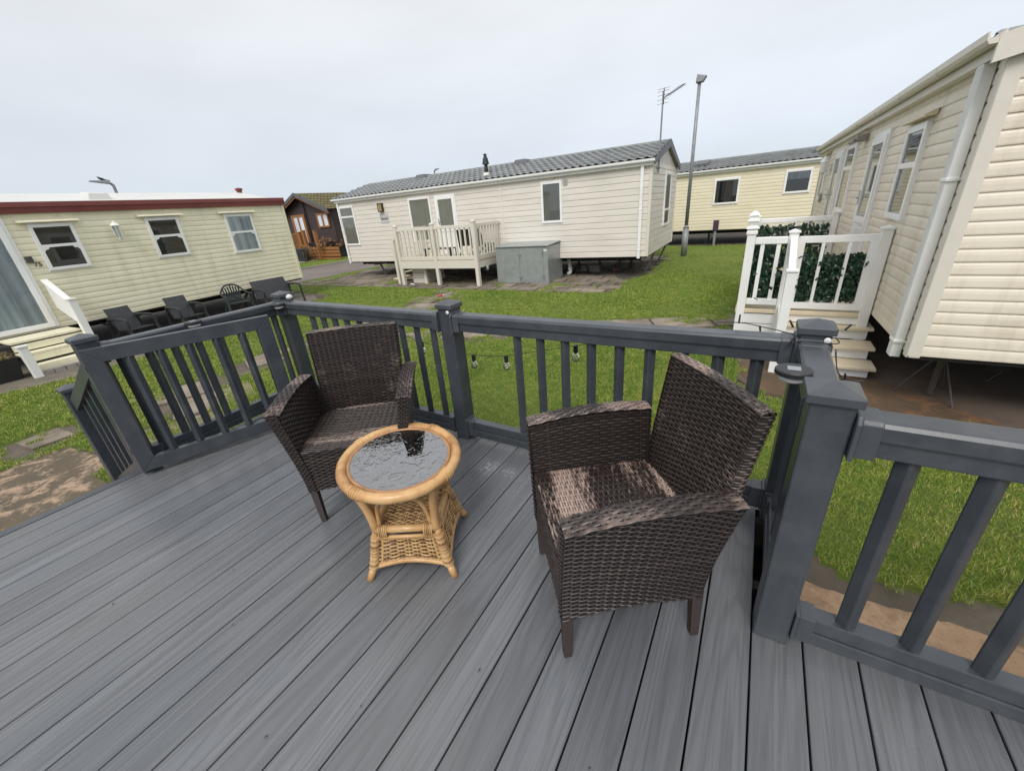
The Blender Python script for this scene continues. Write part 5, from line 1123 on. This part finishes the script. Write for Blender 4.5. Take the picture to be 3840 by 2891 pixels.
# porch of the cream home
PX0,PX1,PY0,PY1 = -.10,1.19,5.98,9.60; UP = M['upvc']
t = thing('porch','white railed porch with cream treads climbing to the cream caravan door','porch',(PX0,PY0,G))
def R_(x,y,zz): return (x-PX0,y-PY0,zz)
def pp(x,y,z0,z1,s=.095,cap=True,lab=None):
    mb = MB(); X,Y,_ = R_(x,y,0); mb.box(X-s/2,X+s/2,Y-s/2,Y+s/2,z0,z1); p_ = obj('post', mb, UP, t, bevel=.006)
    if cap: mb = MB(); q = s/2+.012; mb.box(X-q,X+q,Y-q,Y+q,z1-.002,z1+.02); mb.hexa([(X-s/2,Y-s/2,z1+.02),(X+s/2,Y-s/2,z1+.02),(X+s/2,Y+s/2,z1+.02),(X-s/2,Y+s/2,z1+.02),(X-.012,Y-.012,z1+.04),(X+.012,Y-.012,z1+.04),(X+.012,Y+.012,z1+.04),(X-.012,Y+.012,z1+.04)]); obj('post_cap', mb, UP, p_, bevel=.004)
    return p_
ZP = .6; 
pL = pp(PX0,PY0,0,1.52); pp(.335,PY0,0,1.52); pp(1.165,PY0,0,1.52); pp(PX0,PY1,0,1.52); pp(1.10,PY1,0,1.52)
def prail(a,b,n,zt_=1.44,zb_=.70,gatef=False):
    a,b = Vector(R_(*a,0)),Vector(R_(*b,0))
    for nm,h,ht in (('handrail',zt_,.08),('bottom_rail',zb_,.075)): mb = MB(); mb.beam(a+Vector((0,0,h)),b+Vector((0,0,h)),.065,ht); obj(nm, mb, UP, t, bevel=.006)
    for i in range(n): c_ = a.lerp(b,(i+.5)/n); mb = MB(); mb.box(c_.x-.022,c_.x+.022,c_.y-.022,c_.y+.022,zb_+.03,zt_-.03); obj('baluster', mb, UP, t)
prail((PX0+.05,PY0),(.285,PY0),2); prail((PX0,PY0+.05),(PX0,PY1-.05),24); prail((PX0+.05,PY1),(1.05,PY1),8)
mb = MB(); X0,Y0,_ = R_(PX0,PY0,0); mb.box(-.06,PX1-PX0,-.03,PY1-PY0+.05,ZP-.045,ZP); obj('floor', mb, M['tread'], t, bevel=.004)
mb = MB()
for k in range(4): mb.box(-.03,.43,-.012+.002*(k%2),.012,.005+.137*k,.137+.137*k-.004); mb.box(-.035,-.012,.02,PY1-PY0,.005+.137*k,.137+.137*k-.004)
mb.box(.44,1.24,.0,.02,.46,.553); obj('skirting', mb, UP, t)
mb = MB()
for x0,x1,yf,zz in ((.36,1.276,5.345,.15),(.36,1.276,5.594,.30),(.36,1.276,5.872,.45)):
    X0,Y0,_ = R_(x0,yf,0); mb.box(X0,X0+x1-x0,Y0,Y0+.30,zz-.032,zz)
obj('tread', mb, M['tread'], t, bevel=.004)
mb = MB()
for x0,x1,yf,za,zb_ in ((.38,1.225,5.40,0,.117),(.38,1.235,5.66,.15,.267),(.38,1.235,5.93,.30,.417),):
    X0,Y0,_ = R_(x0,yf,0); mb.box(X0,X0+x1-x0,Y0,Y0+.02,za,zb_); mb.box(X0+x1-x0-.02,X0+x1-x0,Y0+.022,PY0-PY0+.1,za,zb_)
obj('riser', mb, UP, t)
lp = pp(.345,5.30,0,1.185); mb = MB(); mb.beam(R_(.342,5.35,1.13),R_(.338,PY0-.05,1.45),.07,.085); obj('stair_rail', mb, UP, t, bevel=.006)
mb = MB(); mb.beam(R_(.342,5.35,.25),R_(.338,PY0-.05,.62),.05,.16); obj('stair_string', mb, UP, t)
mb = MB(); mb.beam(R_(.75,PY1-.0,1.44),R_(.55,10.6,1.0),.07,.09); mb.box(*[v for p_ in zip(R_(.50,10.6,0),R_(.60,10.7,1.1)) for v in p_]); obj('stair_rail', mb, UP, t)
# finial lamp post top
X,Y,_ = R_(PX0,PY0,0); mb = MB()
for zz,s1,s2,hh in ((1.535,.062,.05,.05),(1.585,.075,.045,.035),(1.62,.045,.058,.045),(1.665,.068,.062,.03),(1.695,.045,.045,.035),(1.73,.06,.04,.03),(1.76,.045,.015,.02)):
    mb.hexa([(X-s1,Y-s1,zz),(X+s1,Y-s1,zz),(X+s1,Y+s1,zz),(X-s1,Y+s1,zz),(X-s2,Y-s2,zz+hh),(X+s2,Y-s2,zz+hh),(X+s2,Y+s2,zz+hh),(X-s2,Y+s2,zz+hh)])
obj('finial', mb, UP, pL, bevel=.005)
g_ = thing('porch_gate','white gate with widely spaced bars and ivy behind it above the porch steps','gate',(.385,5.985,G))
mb = MB(); gw = .735; zz0,zz1 = .63,1.475; W2 = .075
for P in ([(0,zz1),(gw,zz1),(gw-W2,zz1-W2),(W2,zz1-W2)],[(0,zz0),(W2,zz0+W2),(gw-W2,zz0+W2),(gw,zz0)],[(0,zz0),(0,zz1),(W2,zz1-W2),(W2,zz0+W2)],[(gw,zz0),(gw-W2,zz0+W2),(gw-W2,zz1-W2),(gw,zz1)]): mb.prism([(x,-.02,q) for x,q in P],(0,.04,0))
obj('frame', mb, UP, g_, bevel=.003)
for x in (.25,.49): mb = MB(); mb.box(x-.016,x+.016,-.018,.018,zz0+W2,zz1-W2); obj('bar', mb, UP, g_)
def ivy(name, label, loc, rz, x0, x1, z0, z1, n, seedn, depth=.09):
    q = thing(name, label, 'artificial ivy', loc, rz); r_ = random.Random(seedn); mb = MB()
    for k in range(n):
        x = r_.uniform(x0,x1); zc = r_.uniform(z0,z1); e = min(x-x0,x1-x,zc-z0,z1-zc)
        if e < .03 and r_.random() < .5: continue
        y = r_.gauss(0,depth*.4); s = r_.uniform(.017,.046); a = r_.uniform(-.9,.9)+PI; tl = r_.uniform(-.7,.7); yw = r_.uniform(-.9,.9)
        Mx = Matrix.Translation((x,y,zc)) @ Matrix.Rotation(yw,4,'Z') @ Matrix.Rotation(tl,4,'X') @ Matrix.Rotation(a,4,'Y')
        out_ = [(0,-.9),(.45,-.75),(.35,-.3),(.95,-.15),(.5,.2),(0,1.05),(-.5,.2),(-.95,-.15),(-.35,-.3),(-.45,-.75)]
        mb.M = Mx; n0 = mb.pts([(px*s,.006*abs(px),pz*s) for px,pz in out_]+[(0,-.006,0)])
        for i in range(10): mb.face(n0+i,n0+(i+1)%10,n0+10)
    obj('leaves', mb, M['ivy'], q); mb = MB()
    for k in range(max(3,int((x1-x0)/.07))): xx = x0+(x1-x0)*(k+.5)/max(3,int((x1-x0)/.07)); mb.box(xx-.002,xx+.002,-.002,.002,z0,z1)
    for k in range(max(3,int((z1-z0)/.07))): zz = z0+(z1-z0)*(k+.5)/max(3,int((z1-z0)/.07)); mb.box(x0,x1,.003,.006,zz-.002,zz+.002)
    obj('netting', mb, M['ivy'], q); return q
ivy('ivy_screen','dark green plastic ivy screen fixed behind the white porch gate',(.385,6.05,G),0,.02,.72,.70,1.26,1500,1)
ivy('ivy_screen','narrow dark green plastic ivy screen behind the short railing left of the porch gate',(-.06,6.06,G),0,.0,.36,.72,1.35,800,2)
ivy('ivy_screen','long dark green plastic ivy screen along the grass side of the white porch',(PX0+.06,PY0+.05,G),PI/2,.02,3.5,.70,1.35,2200,3)
ivy('ivy_screen','dark green plastic ivy screen on the far railing of the white porch',(PX0,PY1-.06,G),0,.05,1.15,.78,1.36,900,4)
# ---- the lemon home on the left -------------------------------------------------------
P1 = (-12.1,7.563); d_ = Vector((.385,-5.195,0)).normalized(); P0 = (P1[0]+d_.x*10.6, P1[1]+d_.y*10.6)
t, L, D, Ff, Fr, Fl, zE = home('static_caravan','pale lemon caravan with a white roof and dark red fascia on the left',P0,P1,3.66,2.72,3.14,.111,M['wall_left'],'round',roofm='roof_white',tile=False,fascia='red',over=.06)
L_ang = t.rotation_euler.z; q_ = L-5.209; s2 = lambda s: q_+s; Lm = Matrix.Translation(t.location) @ Matrix.Rotation(L_ang,4,'Z')
mb = MB(); mb.prism([(-.06,y,h) for y,h in ((-.075,2.655),(-.02,2.655),(-.02,2.845),(-.085,2.845),(-.095,2.76),(-.08,2.75))],(L+.12,0,0)); 
mb.prism([(L+.045,y,h) for y,h in ((-.075,2.655),(D+.07,2.655),(D+.07,2.845),(-.075,2.845))],(.03,0,0)); obj('fascia', mb, M['red_fascia'], t)
hood = M['wall_left']
window(t,Ff,s2(-.06),s2(.565),z(1.045),z(1.865),fw=.055,transom=z(1.48),blind_or_room='dark',glass='glass_dark',scallop=True,hood=hood)
window(t,Ff,s2(1.768),s2(2.42),z(1.045),z(1.88),fw=.055,transom=z(1.495),blind_or_room='venetian',glass='glass_dark',scallop=True,hood=hood,bm=pmat('dark_venetian_blind',(.085,.085,.08),.6))
window(t,Ff,s2(3.475),s2(4.20),z(.935),z(1.875),fw=.055,transom=z(1.44),blind_or_room='curtain',scallop=True,hood=hood)
door(t,Ff,s2(-1.28),s2(-.32),z(.03),z(1.99),blind_or_room='curtain',panel=0)
mb = MB(); framebox(mb,Ff,s2(-.30),s2(-.21),.014,.06,z(1.22),z(1.33)); obj('key_safe', mb, M['iron'], t, bevel=.008)
p = onwall(Lm,s2(-.172),.016,z(1.178)); o_n = thing('house_number','dark bronze number 75 beside the glazed door of the lemon caravan','house number',p,L_ang); text('75',.115,(0,-.006,0),o_n,M['number'],.005)
p = onwall(Lm,s2(1.185),.014,z(1.66)); t2 = thing('wall_lantern','white coach lantern between two windows on the lemon caravan','wall light',p,L_ang)
c0 = (0,-.10,0); mb = MB(); mb.lathe([(.075,.10),(.085,.105),(.05,.155),(.018,.165),(.022,.18),(.008,.20)],c0,6); mb.lathe([(.012,-.20),(.02,-.18),(.035,-.17),(.052,-.13)],c0,6)
for k in range(6): a = PI/3*k; mb.tube([(.052*math.cos(a),-.10+.052*math.sin(a),-.13),(.073*math.cos(a),-.10+.073*math.sin(a),.10)],.006,5)
mb.box(-.04,.04,-.02,0,-.06,.14); mb.beam((0,0,.11),(0,-.08,.13),.02,.02); obj('frame', mb, UP, t2)
mb = MB(); mb.lathe([(.046,-.128),(.066,.098)],c0,6); obj('glass', mb, M['glass'], t2)
mb = MB(); mb.hexa([(s2(1.25),.70,2.90),(s2(1.68),.70,2.90),(s2(1.68),1.12,2.99),(s2(1.25),1.12,2.99),(s2(1.30),.74,3.06),(s2(1.63),.74,3.06),(s2(1.63),1.08,3.10),(s2(1.30),1.08,3.10)]); obj('rooflight', mb, M['roof_white'], t, bevel=.02)
mb = MB(); mb.lathe([(.07,0),(.07,.11),(.10,.115),(.10,.17),(.03,.19)],(s2(5.28),1.83,3.08),14); obj('roof_vent', mb, M['red_fascia'], t)
mb = MB(); framebox(mb,Fr,-.02,.10,.014,.06,z(1.75),z(1.95)); mb.cyl(Fr(.05,.05,z(1.75)),Fr(.05,.05,z(1.55)),.012,None,6); obj('end_bracket', mb, M['iron'], t)
mb = MB()
for x in (s2(.9),s2(2.3),s2(3.7)): mb.beam((x,.3,.55),(x-.5,.3,.03),.05,.05); mb.beam((x,.3,.05),(x-.55,.3,.5),.04,.04)
obj('corner_steady', mb, M['iron'], t)
# its porch
t = thing('entrance_steps','cream slatted steps with a white closed handrail below the glazed door of the lemon caravan','steps',(-11.55,1.7,G),L_ang)
# local: -y towards the viewer
mb = MB()
for i,(y0,y1,zz) in enumerate(((-.62,.0,.60),(-.80,-.55,.40),(-1.0,-.75,.20))): mb.box(-.52,.42,y0,y1,zz-.04,zz+.0)
obj('tread', mb, M['wall_left'], t, bevel=.005)
mb = MB()
for y,zz in ((-.63,.46),(-.81,.28),(-1.01,.09)): mb.box(-.52,.42,y,y+.02,zz-.035,zz+.075)
obj('riser', mb, M['wall_left'], t)
mb = MB()
for k in range(6): mb.box(-.45+.15*k,-.31+.15*k,-1.13,-1.02,0,.10)
obj('block_step', mb, M['concrete'], t)
mb = MB(); mb.hexa([(.42,-.68,.70),(.48,-.68,.70),(.48,.0,.98),(.42,.0,.98),(.42,-.68,1.08),(.48,-.68,1.08),(.48,.0,1.47),(.42,.0,1.47)]); mb.beam((.45,-.70,1.10),(.45,.02,1.50),.10,.03); obj('handrail_panel', mb, UP, t, bevel=.005)
mb = MB(); mb.box(.40,.51,-.79,-.68,0,1.14); mb.box(.385,.525,-.805,-.665,1.14,1.165); obj('post', mb, UP, t, bevel=.005)
mb = MB(); mb.box(-.56,-.45,-1.14,-1.03,0,.56); mb.box(-.575,-.435,-1.155,-1.015,.56,.585); obj('post', mb, UP, t, bevel=.005)
t = thing('planter','black square planter with withered plants beside the lemon caravan steps','planter',(-10.78,.98,G),.05)
mb = MB(); n = mb.pts([(-.15,-.15,0),(.15,-.15,0),(.15,.15,0),(-.15,.15,0),(-.2,-.2,.4),(.2,-.2,.4),(.2,.2,.4),(-.2,.2,.4),(-.17,-.17,.37),(.17,-.17,.37),(.17,.17,.37),(-.17,.17,.37)])
for i in range(4): j=(i+1)%4; mb.face(n+i,n+j,n+4+j,n+4+i); mb.face(n+4+i,n+4+j,n+8+j,n+8+i)
mb.face(n+8,n+9,n+10,n+11); mb.face(n+3,n+2,n+1,n); obj('pot', mb, M['black'], t)
mb = MB(); r_ = random.Random(4)
for k in range(70):
    a = r_.uniform(0,6.28); l_ = r_.uniform(.1,.28); b0 = Vector((r_.uniform(-.14,.14),r_.uniform(-.14,.14),.36)); mb.tube([b0,b0+Vector((math.cos(a)*l_*.5,math.sin(a)*l_*.5,l_*.45)),b0+Vector((math.cos(a)*l_,math.sin(a)*l_,l_*.35))],[.004,.006,.002],4)
obj('withered_plant', mb, pmat('straw_stems',(.22,.17,.08),.9,.3), t)
# plastic chairs in front of it
def lounge(loc, rz, label, w_=.56, bench=False):
    q = thing('garden_bench' if bench else 'plastic_armchair', label, 'bench' if bench else 'garden chair', loc, rz); m_ = M['char']; h = w_/2
    mb = MB(); R = []
    for i in range(7):
        v = i/6; R.append([(lerp(-h+.07,h-.07,u/4),.16+.16*v+.03*v*v-.02*math.sin(PI*u/4),.36+.44*v) for u in range(5)])
    mb.grid(R); R2_ = [[(x,y+.025,zz) for x,y,zz in r] for r in R]; mb.grid([list(reversed(r)) for r in R2_]); mb.grid([R[-1],R2_[-1]]); mb.grid([[r[0] for r in R2_],[r[0] for r in R]]); mb.grid([[r[-1] for r in R],[r[-1] for r in R2_]]); obj('backrest', mb, m_, q)
    mb = MB(); mb.hexa([(-h+.06,-.30,.37),(h-.06,-.30,.37),(h-.06,.20,.33),(-h+.06,.20,.33),(-h+.06,-.30,.40),(h-.06,-.30,.40),(h-.06,.20,.36),(-h+.06,.20,.36)]); obj('seat', mb, m_, q, bevel=.01)
    for sx in (-1,1):
        x = sx*(h-.03); mb = MB(); mb.tube(smooth_path([(x,-.33,.36),(x,-.34,.55),(x,-.30,.60),(x,-.05,.61),(x*.97,.25,.60),(x*.93,.29,.60)],4),.026,6); obj('armrest', mb, m_, q)
        for y0,y1 in ((-.36,-.33),(.36,.24)):
            mb = MB(); mb.beam((x*1.04,y0,0),(x,y1,.40 if y0<0 else .58),.05,.035); obj('leg', mb, m_, q)
    return q
fx = L_ang
for (x,y,rz,lab) in ((-11.05,2.95,fx+.10,'charcoal plastic lounge chair nearest the steps of the lemon caravan'),(-11.1,3.95,fx-.05,'charcoal plastic lounge chair between the first lounge chair and the round-backed chair')):
    q = lounge((x,y,G+.01),rz,lab); q['group'] = 'dark plastic seats along the lemon caravan'
q = lounge((-11.15,6.15,G+.01),fx-.12,'charcoal plastic two-seat bench at the right end of the lemon caravan',1.05,True); q['group'] = 'dark plastic seats along the lemon caravan'
q = thing('plastic_armchair','dark green-grey plastic chair with a fan of slats in a round back','garden chair',(-11.25,5.15,G+.01),fx-.25,'dark plastic seats along the lemon caravan'); m_ = pmat('dark_green_plastic',(.022,.034,.034),.4,.15)
mb = MB(); mb.tube(smooth_path([(-.27,-.22,.60),(-.27,.05,.62),(-.245,.19,.68),(-.14,.235,.80),(0,.25,.83),(.14,.235,.80),(.245,.19,.68),(.27,.05,.62),(.27,-.22,.60)],5),.022,7); obj('arm_rim', mb, m_, q, smooth=True)
mb = MB()
for k in range(7): a = -.18+.06*k; mb.beam((a*.75,.17,.40),(a,.235,.81-abs(k-3)*.022),.034,.012,(0,1,0))
mb.beam((-.2,.17,.42),(.2,.17,.42),.03,.05); obj('backrest', mb, m_, q)
mb = MB(); mb.hexa([(-.24,-.24,.40),(.24,-.24,.40),(.2,.18,.38),(-.2,.18,.38),(-.24,-.24,.43),(.24,-.24,.43),(.2,.18,.41),(-.2,.18,.41)]); obj('seat', mb, m_, q, bevel=.012)
for sx in (-1,1):
    for a,b in (((sx*.29,-.27,0),(sx*.265,-.22,.60)),((sx*.27,.26,0),(sx*.21,.17,.45))): mb = MB(); mb.beam(a,b,.055,.045); obj('leg', mb, m_, q)
# ---- brown chalet across the road -----------------------------------------------------
ca = math.atan2(-.07,.998); t = thing('chalet','dark brown boarded chalet with orange-brown glazed doors and a mossy tiled roof across the road','chalet',(-26.45,18.02,G),ca)
HW,LD = 3.3,9.5; ze,zr = 2.98,4.03; zw = 1.62
Fc = lambda x,o,zz: (x,-o,zz)
mb = MB(); pr = []; zz = .75
def hw_at(h): return HW-.28 if h < ze else (HW-.28)*max(0,(zr-.02-h)/(zr-.02-ze))
hs_ = list(np.arange(.75,zr,.12)); 
for a,b in zip(hs_,hs_[1:]):
    wa,wb = hw_at(a),hw_at(b); n = mb.pts([(-wa,-.03,a),(wa,-.03,a),(wb,0,b),(-wb,0,b)]); mb.face(n,n+1,n+2,n+3); n = mb.pts([(-wb,0,b),(wb,0,b),(wb,-.03,b),(-wb,-.03,b)]); mb.face(n,n+1,n+2,n+3)
obj('gable_wall', mb, M['log'], t)
mb = MB(); mb.box(HW-.30,HW-.27,.01,LD,.75,ze); mb.box(-HW+.27,-HW+.30,.01,LD,.75,ze); mb.box(-HW+.3,HW-.3,LD-.03,LD,.75,ze); obj('side_wall', mb, M['log'], t)
mb = MB(); mb.box(-HW+.3,HW-.3,.05,LD-.1,.0,.74); obj('base', mb, M['under'], t)
mb = MB(); sl = math.hypot(HW,zr-ze+.1); tiles(mb,(HW,-.45,ze-.08),(0,1,0),(-HW,0,zr-ze+.1),LD+.8,sl,.24,.36); tiles(mb,(-HW,LD+.35,ze-.08),(0,-1,0),(HW,0,zr-ze+.1),LD+.8,sl,.24,.36); rf = obj('roof', mb, M['moss_roof'], t)
mb = MB()
for s in (-1,1): mb.hexa([(s*HW,-.47,ze-.22),(0,-.47,zr-.13),(0,-.43,zr-.13),(s*HW,-.43,ze-.22),(s*HW,-.47,ze-.02),(0,-.47,zr+.07),(0,-.43,zr+.07),(s*HW,-.43,ze-.02)] if s>0 else [(0,-.47,zr-.13),(s*HW,-.47,ze-.22),(s*HW,-.43,ze-.22),(0,-.43,zr-.13),(0,-.47,zr+.07),(s*HW,-.47,ze-.02),(s*HW,-.43,ze-.02),(0,-.43,zr+.07)])
obj('bargeboard', mb, M['dark_trim'], rf)
mb = MB()
for s in (-1,1):
    for k in range(5): q0,q1 = k/5,(k+1)/5; mb.beam((s*HW*(1-q0),-.40,lerp(ze-.27,zr-.18,q0)),(s*HW*(1-q1),-.40,lerp(ze-.27,zr-.18,q1)),.03,.10)
obj('eaves_trim', mb, M['timber'], rf)
mb = MB(); mb.tube([(.06,-.34,zr-.12),(.12,-.10,zr-.4),(.14,-.07,2.3),(.14,-.07,.8)],.045,8); obj('downpipe', mb, M['black'], t)
mb = MB(); fx0,fx1,fz0,fz1 = -1.72,-.08,.78,2.80
for a,b,c,d2 in ((fx0,fx0+.12,fz0,fz1),(fx1-.12,fx1,fz0,fz1),(fx0+.12,fx1-.12,fz1-.13,fz1),(-.98,-.82,fz0,fz1-.13),(fx0+.12,-.98,fz0,fz0+.2),(-.82,fx1-.12,fz0,fz0+.2),(fx0+.12,fx0+.24,fz0+.2,fz1-.13),(fx1-.24,fx1-.12,fz0+.2,fz1-.13)): mb.box(a,b,-.10,-.035,c,d2)
dd = obj('door', mb, M['timber'], t); mb = MB(); mb.box(fx0+.24,-.98,-.06,-.05,fz0+.2,fz1-.13); mb.box(-.82,fx1-.24,-.06,-.05,fz0+.2,fz1-.13); obj('pane', mb, M['curtain'], dd)
mb = MB(); fx0,fx1,fz0,fz1 = 1.35,2.62,1.90,2.76
for a,b,c,d2 in ((fx0,fx0+.10,fz0,fz1),(fx1-.10,fx1,fz0,fz1),(fx0+.10,fx1-.10,fz1-.10,fz1),(fx0+.10,fx1-.10,fz0,fz0+.10),(1.90,2.06,fz0+.1,fz1-.1)): mb.box(a,b,-.10,-.035,c,d2)
dd = obj('window', mb, M['timber'], t); mb = MB(); mb.box(fx0+.1,1.90,-.06,-.05,fz0+.1,fz1-.1); mb.box(2.06,fx1-.1,-.06,-.05,fz0+.1,fz1-.1); obj('pane', mb, M['curtain'], dd)
Cm = Matrix.Translation((-26.45,18.02,G)) @ Matrix.Rotation(ca,4,'Z')
t = thing('chalet_veranda','orange-brown timber veranda railing with tall bare posts in front of the dark brown chalet','veranda',Cm @ Vector((0,-1.0,0)),ca); m_ = M['timber']
for x,y,h in ((.95,0,1.80),(2.25,0,1.75),(-.1,.3,1.72),(-2.2,.3,1.74)): mb = MB(); mb.box(x-.09,x+.09,y-.09,y+.09,0,h); mb.box(x-.11,x+.11,y-.11,y+.11,h,h+.04); obj('post', mb, m_, t)
mb = MB(); mb.beam((-2.2,.3,1.65),(-.1,.3,1.65),.08,.08); mb.beam((-2.3,.2,1.55),(-1.0,-.5,.95),.09,.07); obj('handrail', mb, m_, t)
for k in range(9): x = -2.05+.21*k; mb = MB(); mb.box(x-.04,x+.04,.28,.32,.78,1.61); obj('baluster', mb, m_, t)
mb = MB(); mb.box(.8,4.4,-.04,.04,.05,.16)
for k in range(3): mb.box(1.05,4.4,-.03,.03,.22+.20*k,.38+.20*k)
obj('fence_panel', mb, m_, t)
mb = MB(); mb.box(-2.4,-.0,.1,.98,.66,.76); obj('floor', mb, m_, t)
for x0,x1,y0,y1,h,nm,lb,ct in ((.1,2.5,-.55,.55,.98,'hot_tub','black covered tub standing below the chalet window','hot tub'),(-1.6,-.75,-2.3,-1.7,.80,'wheelie_bin','dark wheeled bin standing by the bare hedge of the chalet','bin'),(-.6,1.9,-1.9,-1.5,.72,'planter_box','long black planter box behind the bare hedge of the chalet','planter')):
    q = thing(nm,lb,ct,Cm @ Vector(((x0+x1)/2,(y0+y1)/2-.0,0)),ca); w2,d2 = (x1-x0)/2,(y1-y0)/2
    mb = MB(); mb.hexa([(-w2*.93,-d2*.93,0),(w2*.93,-d2*.93,0),(w2*.93,d2*.93,0),(-w2*.93,d2*.93,0),(-w2,-d2,h),(w2,-d2,h),(w2,d2,h),(-w2,d2,h)]); obj('body', mb, M['black'], q, bevel=.03)
    mb = MB(); mb.box(-w2-.03,w2+.03,-d2-.03,d2+.03,h+.002,h+.06); obj('lid' if 'planter' not in nm else 'rim', mb, M['char'], q, bevel=.02)
for i,(x,y,s,lf) in enumerate([(-23.9,12.3,.9,.1),(-23.7,13.0,1.05,.1),(-23.75,13.8,1.15,.2),(-23.6,14.6,1.0,.15),(-23.8,15.4,1.2,.5),(-23.7,16.2,1.1,.3),(-23.75,17.0,1.25,.8),(-23.65,17.8,1.2,.5)]):
    labs = ['bare twiggy shrub at the left end of the low hedge by the road','second bare shrub from the left in the low hedge','thin bare shrub just right of the wheeled bin in the hedge','low bare shrub in front of the black planter box','shrub with a few copper leaves in front of the black planter','bare shrub between the planter and the tall timber posts','shrub with many withered copper leaves left of the tall timber post','copper-leaved shrub at the right end of the hedge by the off-white caravan']
    q = thing('bare_shrub',labs[i],'shrub',(x,y,G),0,'bare shrubs of the low hedge by the road'); r_ = random.Random(50+i); mb = MB(); ml = MB()
    def branch(p, d, l, r, lv):
        e = p+d*l; m1 = p+d*l*.5+Vector((r_.uniform(-.1,.1),r_.uniform(-.1,.1),0))*l; mb.tube([p,m1,e],[r,r*.8,r*.6],5)
        if lv == 0:
            if r_.random() < lf:
                for _ in range(3):
                    c_ = e+Vector((r_.uniform(-.06,.06),r_.uniform(-.06,.06),r_.uniform(-.06,.06))); a_ = Vector((r_.uniform(-1,1),r_.uniform(-1,1),r_.uniform(-1,1))).normalized()*.035; b_ = a_.orthogonal(); n = ml.pts([c_-a_,c_-b_,c_+a_,c_+b_]); ml.face(n,n+1,n+2,n+3)
            return
        for _ in range(r_.choice((2,3,3))): branch(p.lerp(e,r_.uniform(.5,1)), (d+Vector((r_.uniform(-.9,.9),r_.uniform(-.9,.9),r_.uniform(-.2,.5)))).normalized(), l*r_.uniform(.5,.75), r*.6, lv-1)
    for k in range(3): branch(Vector((r_.uniform(-.12,.12),r_.uniform(-.12,.12),0)), Vector((r_.uniform(-.3,.3),r_.uniform(-.3,.3),1)).normalized(), .55*s, .018, 3)
    obj('twigs', mb, M['twig'], q)
    if ml.f: obj('leaves', ml, M['deadleaf'], q)
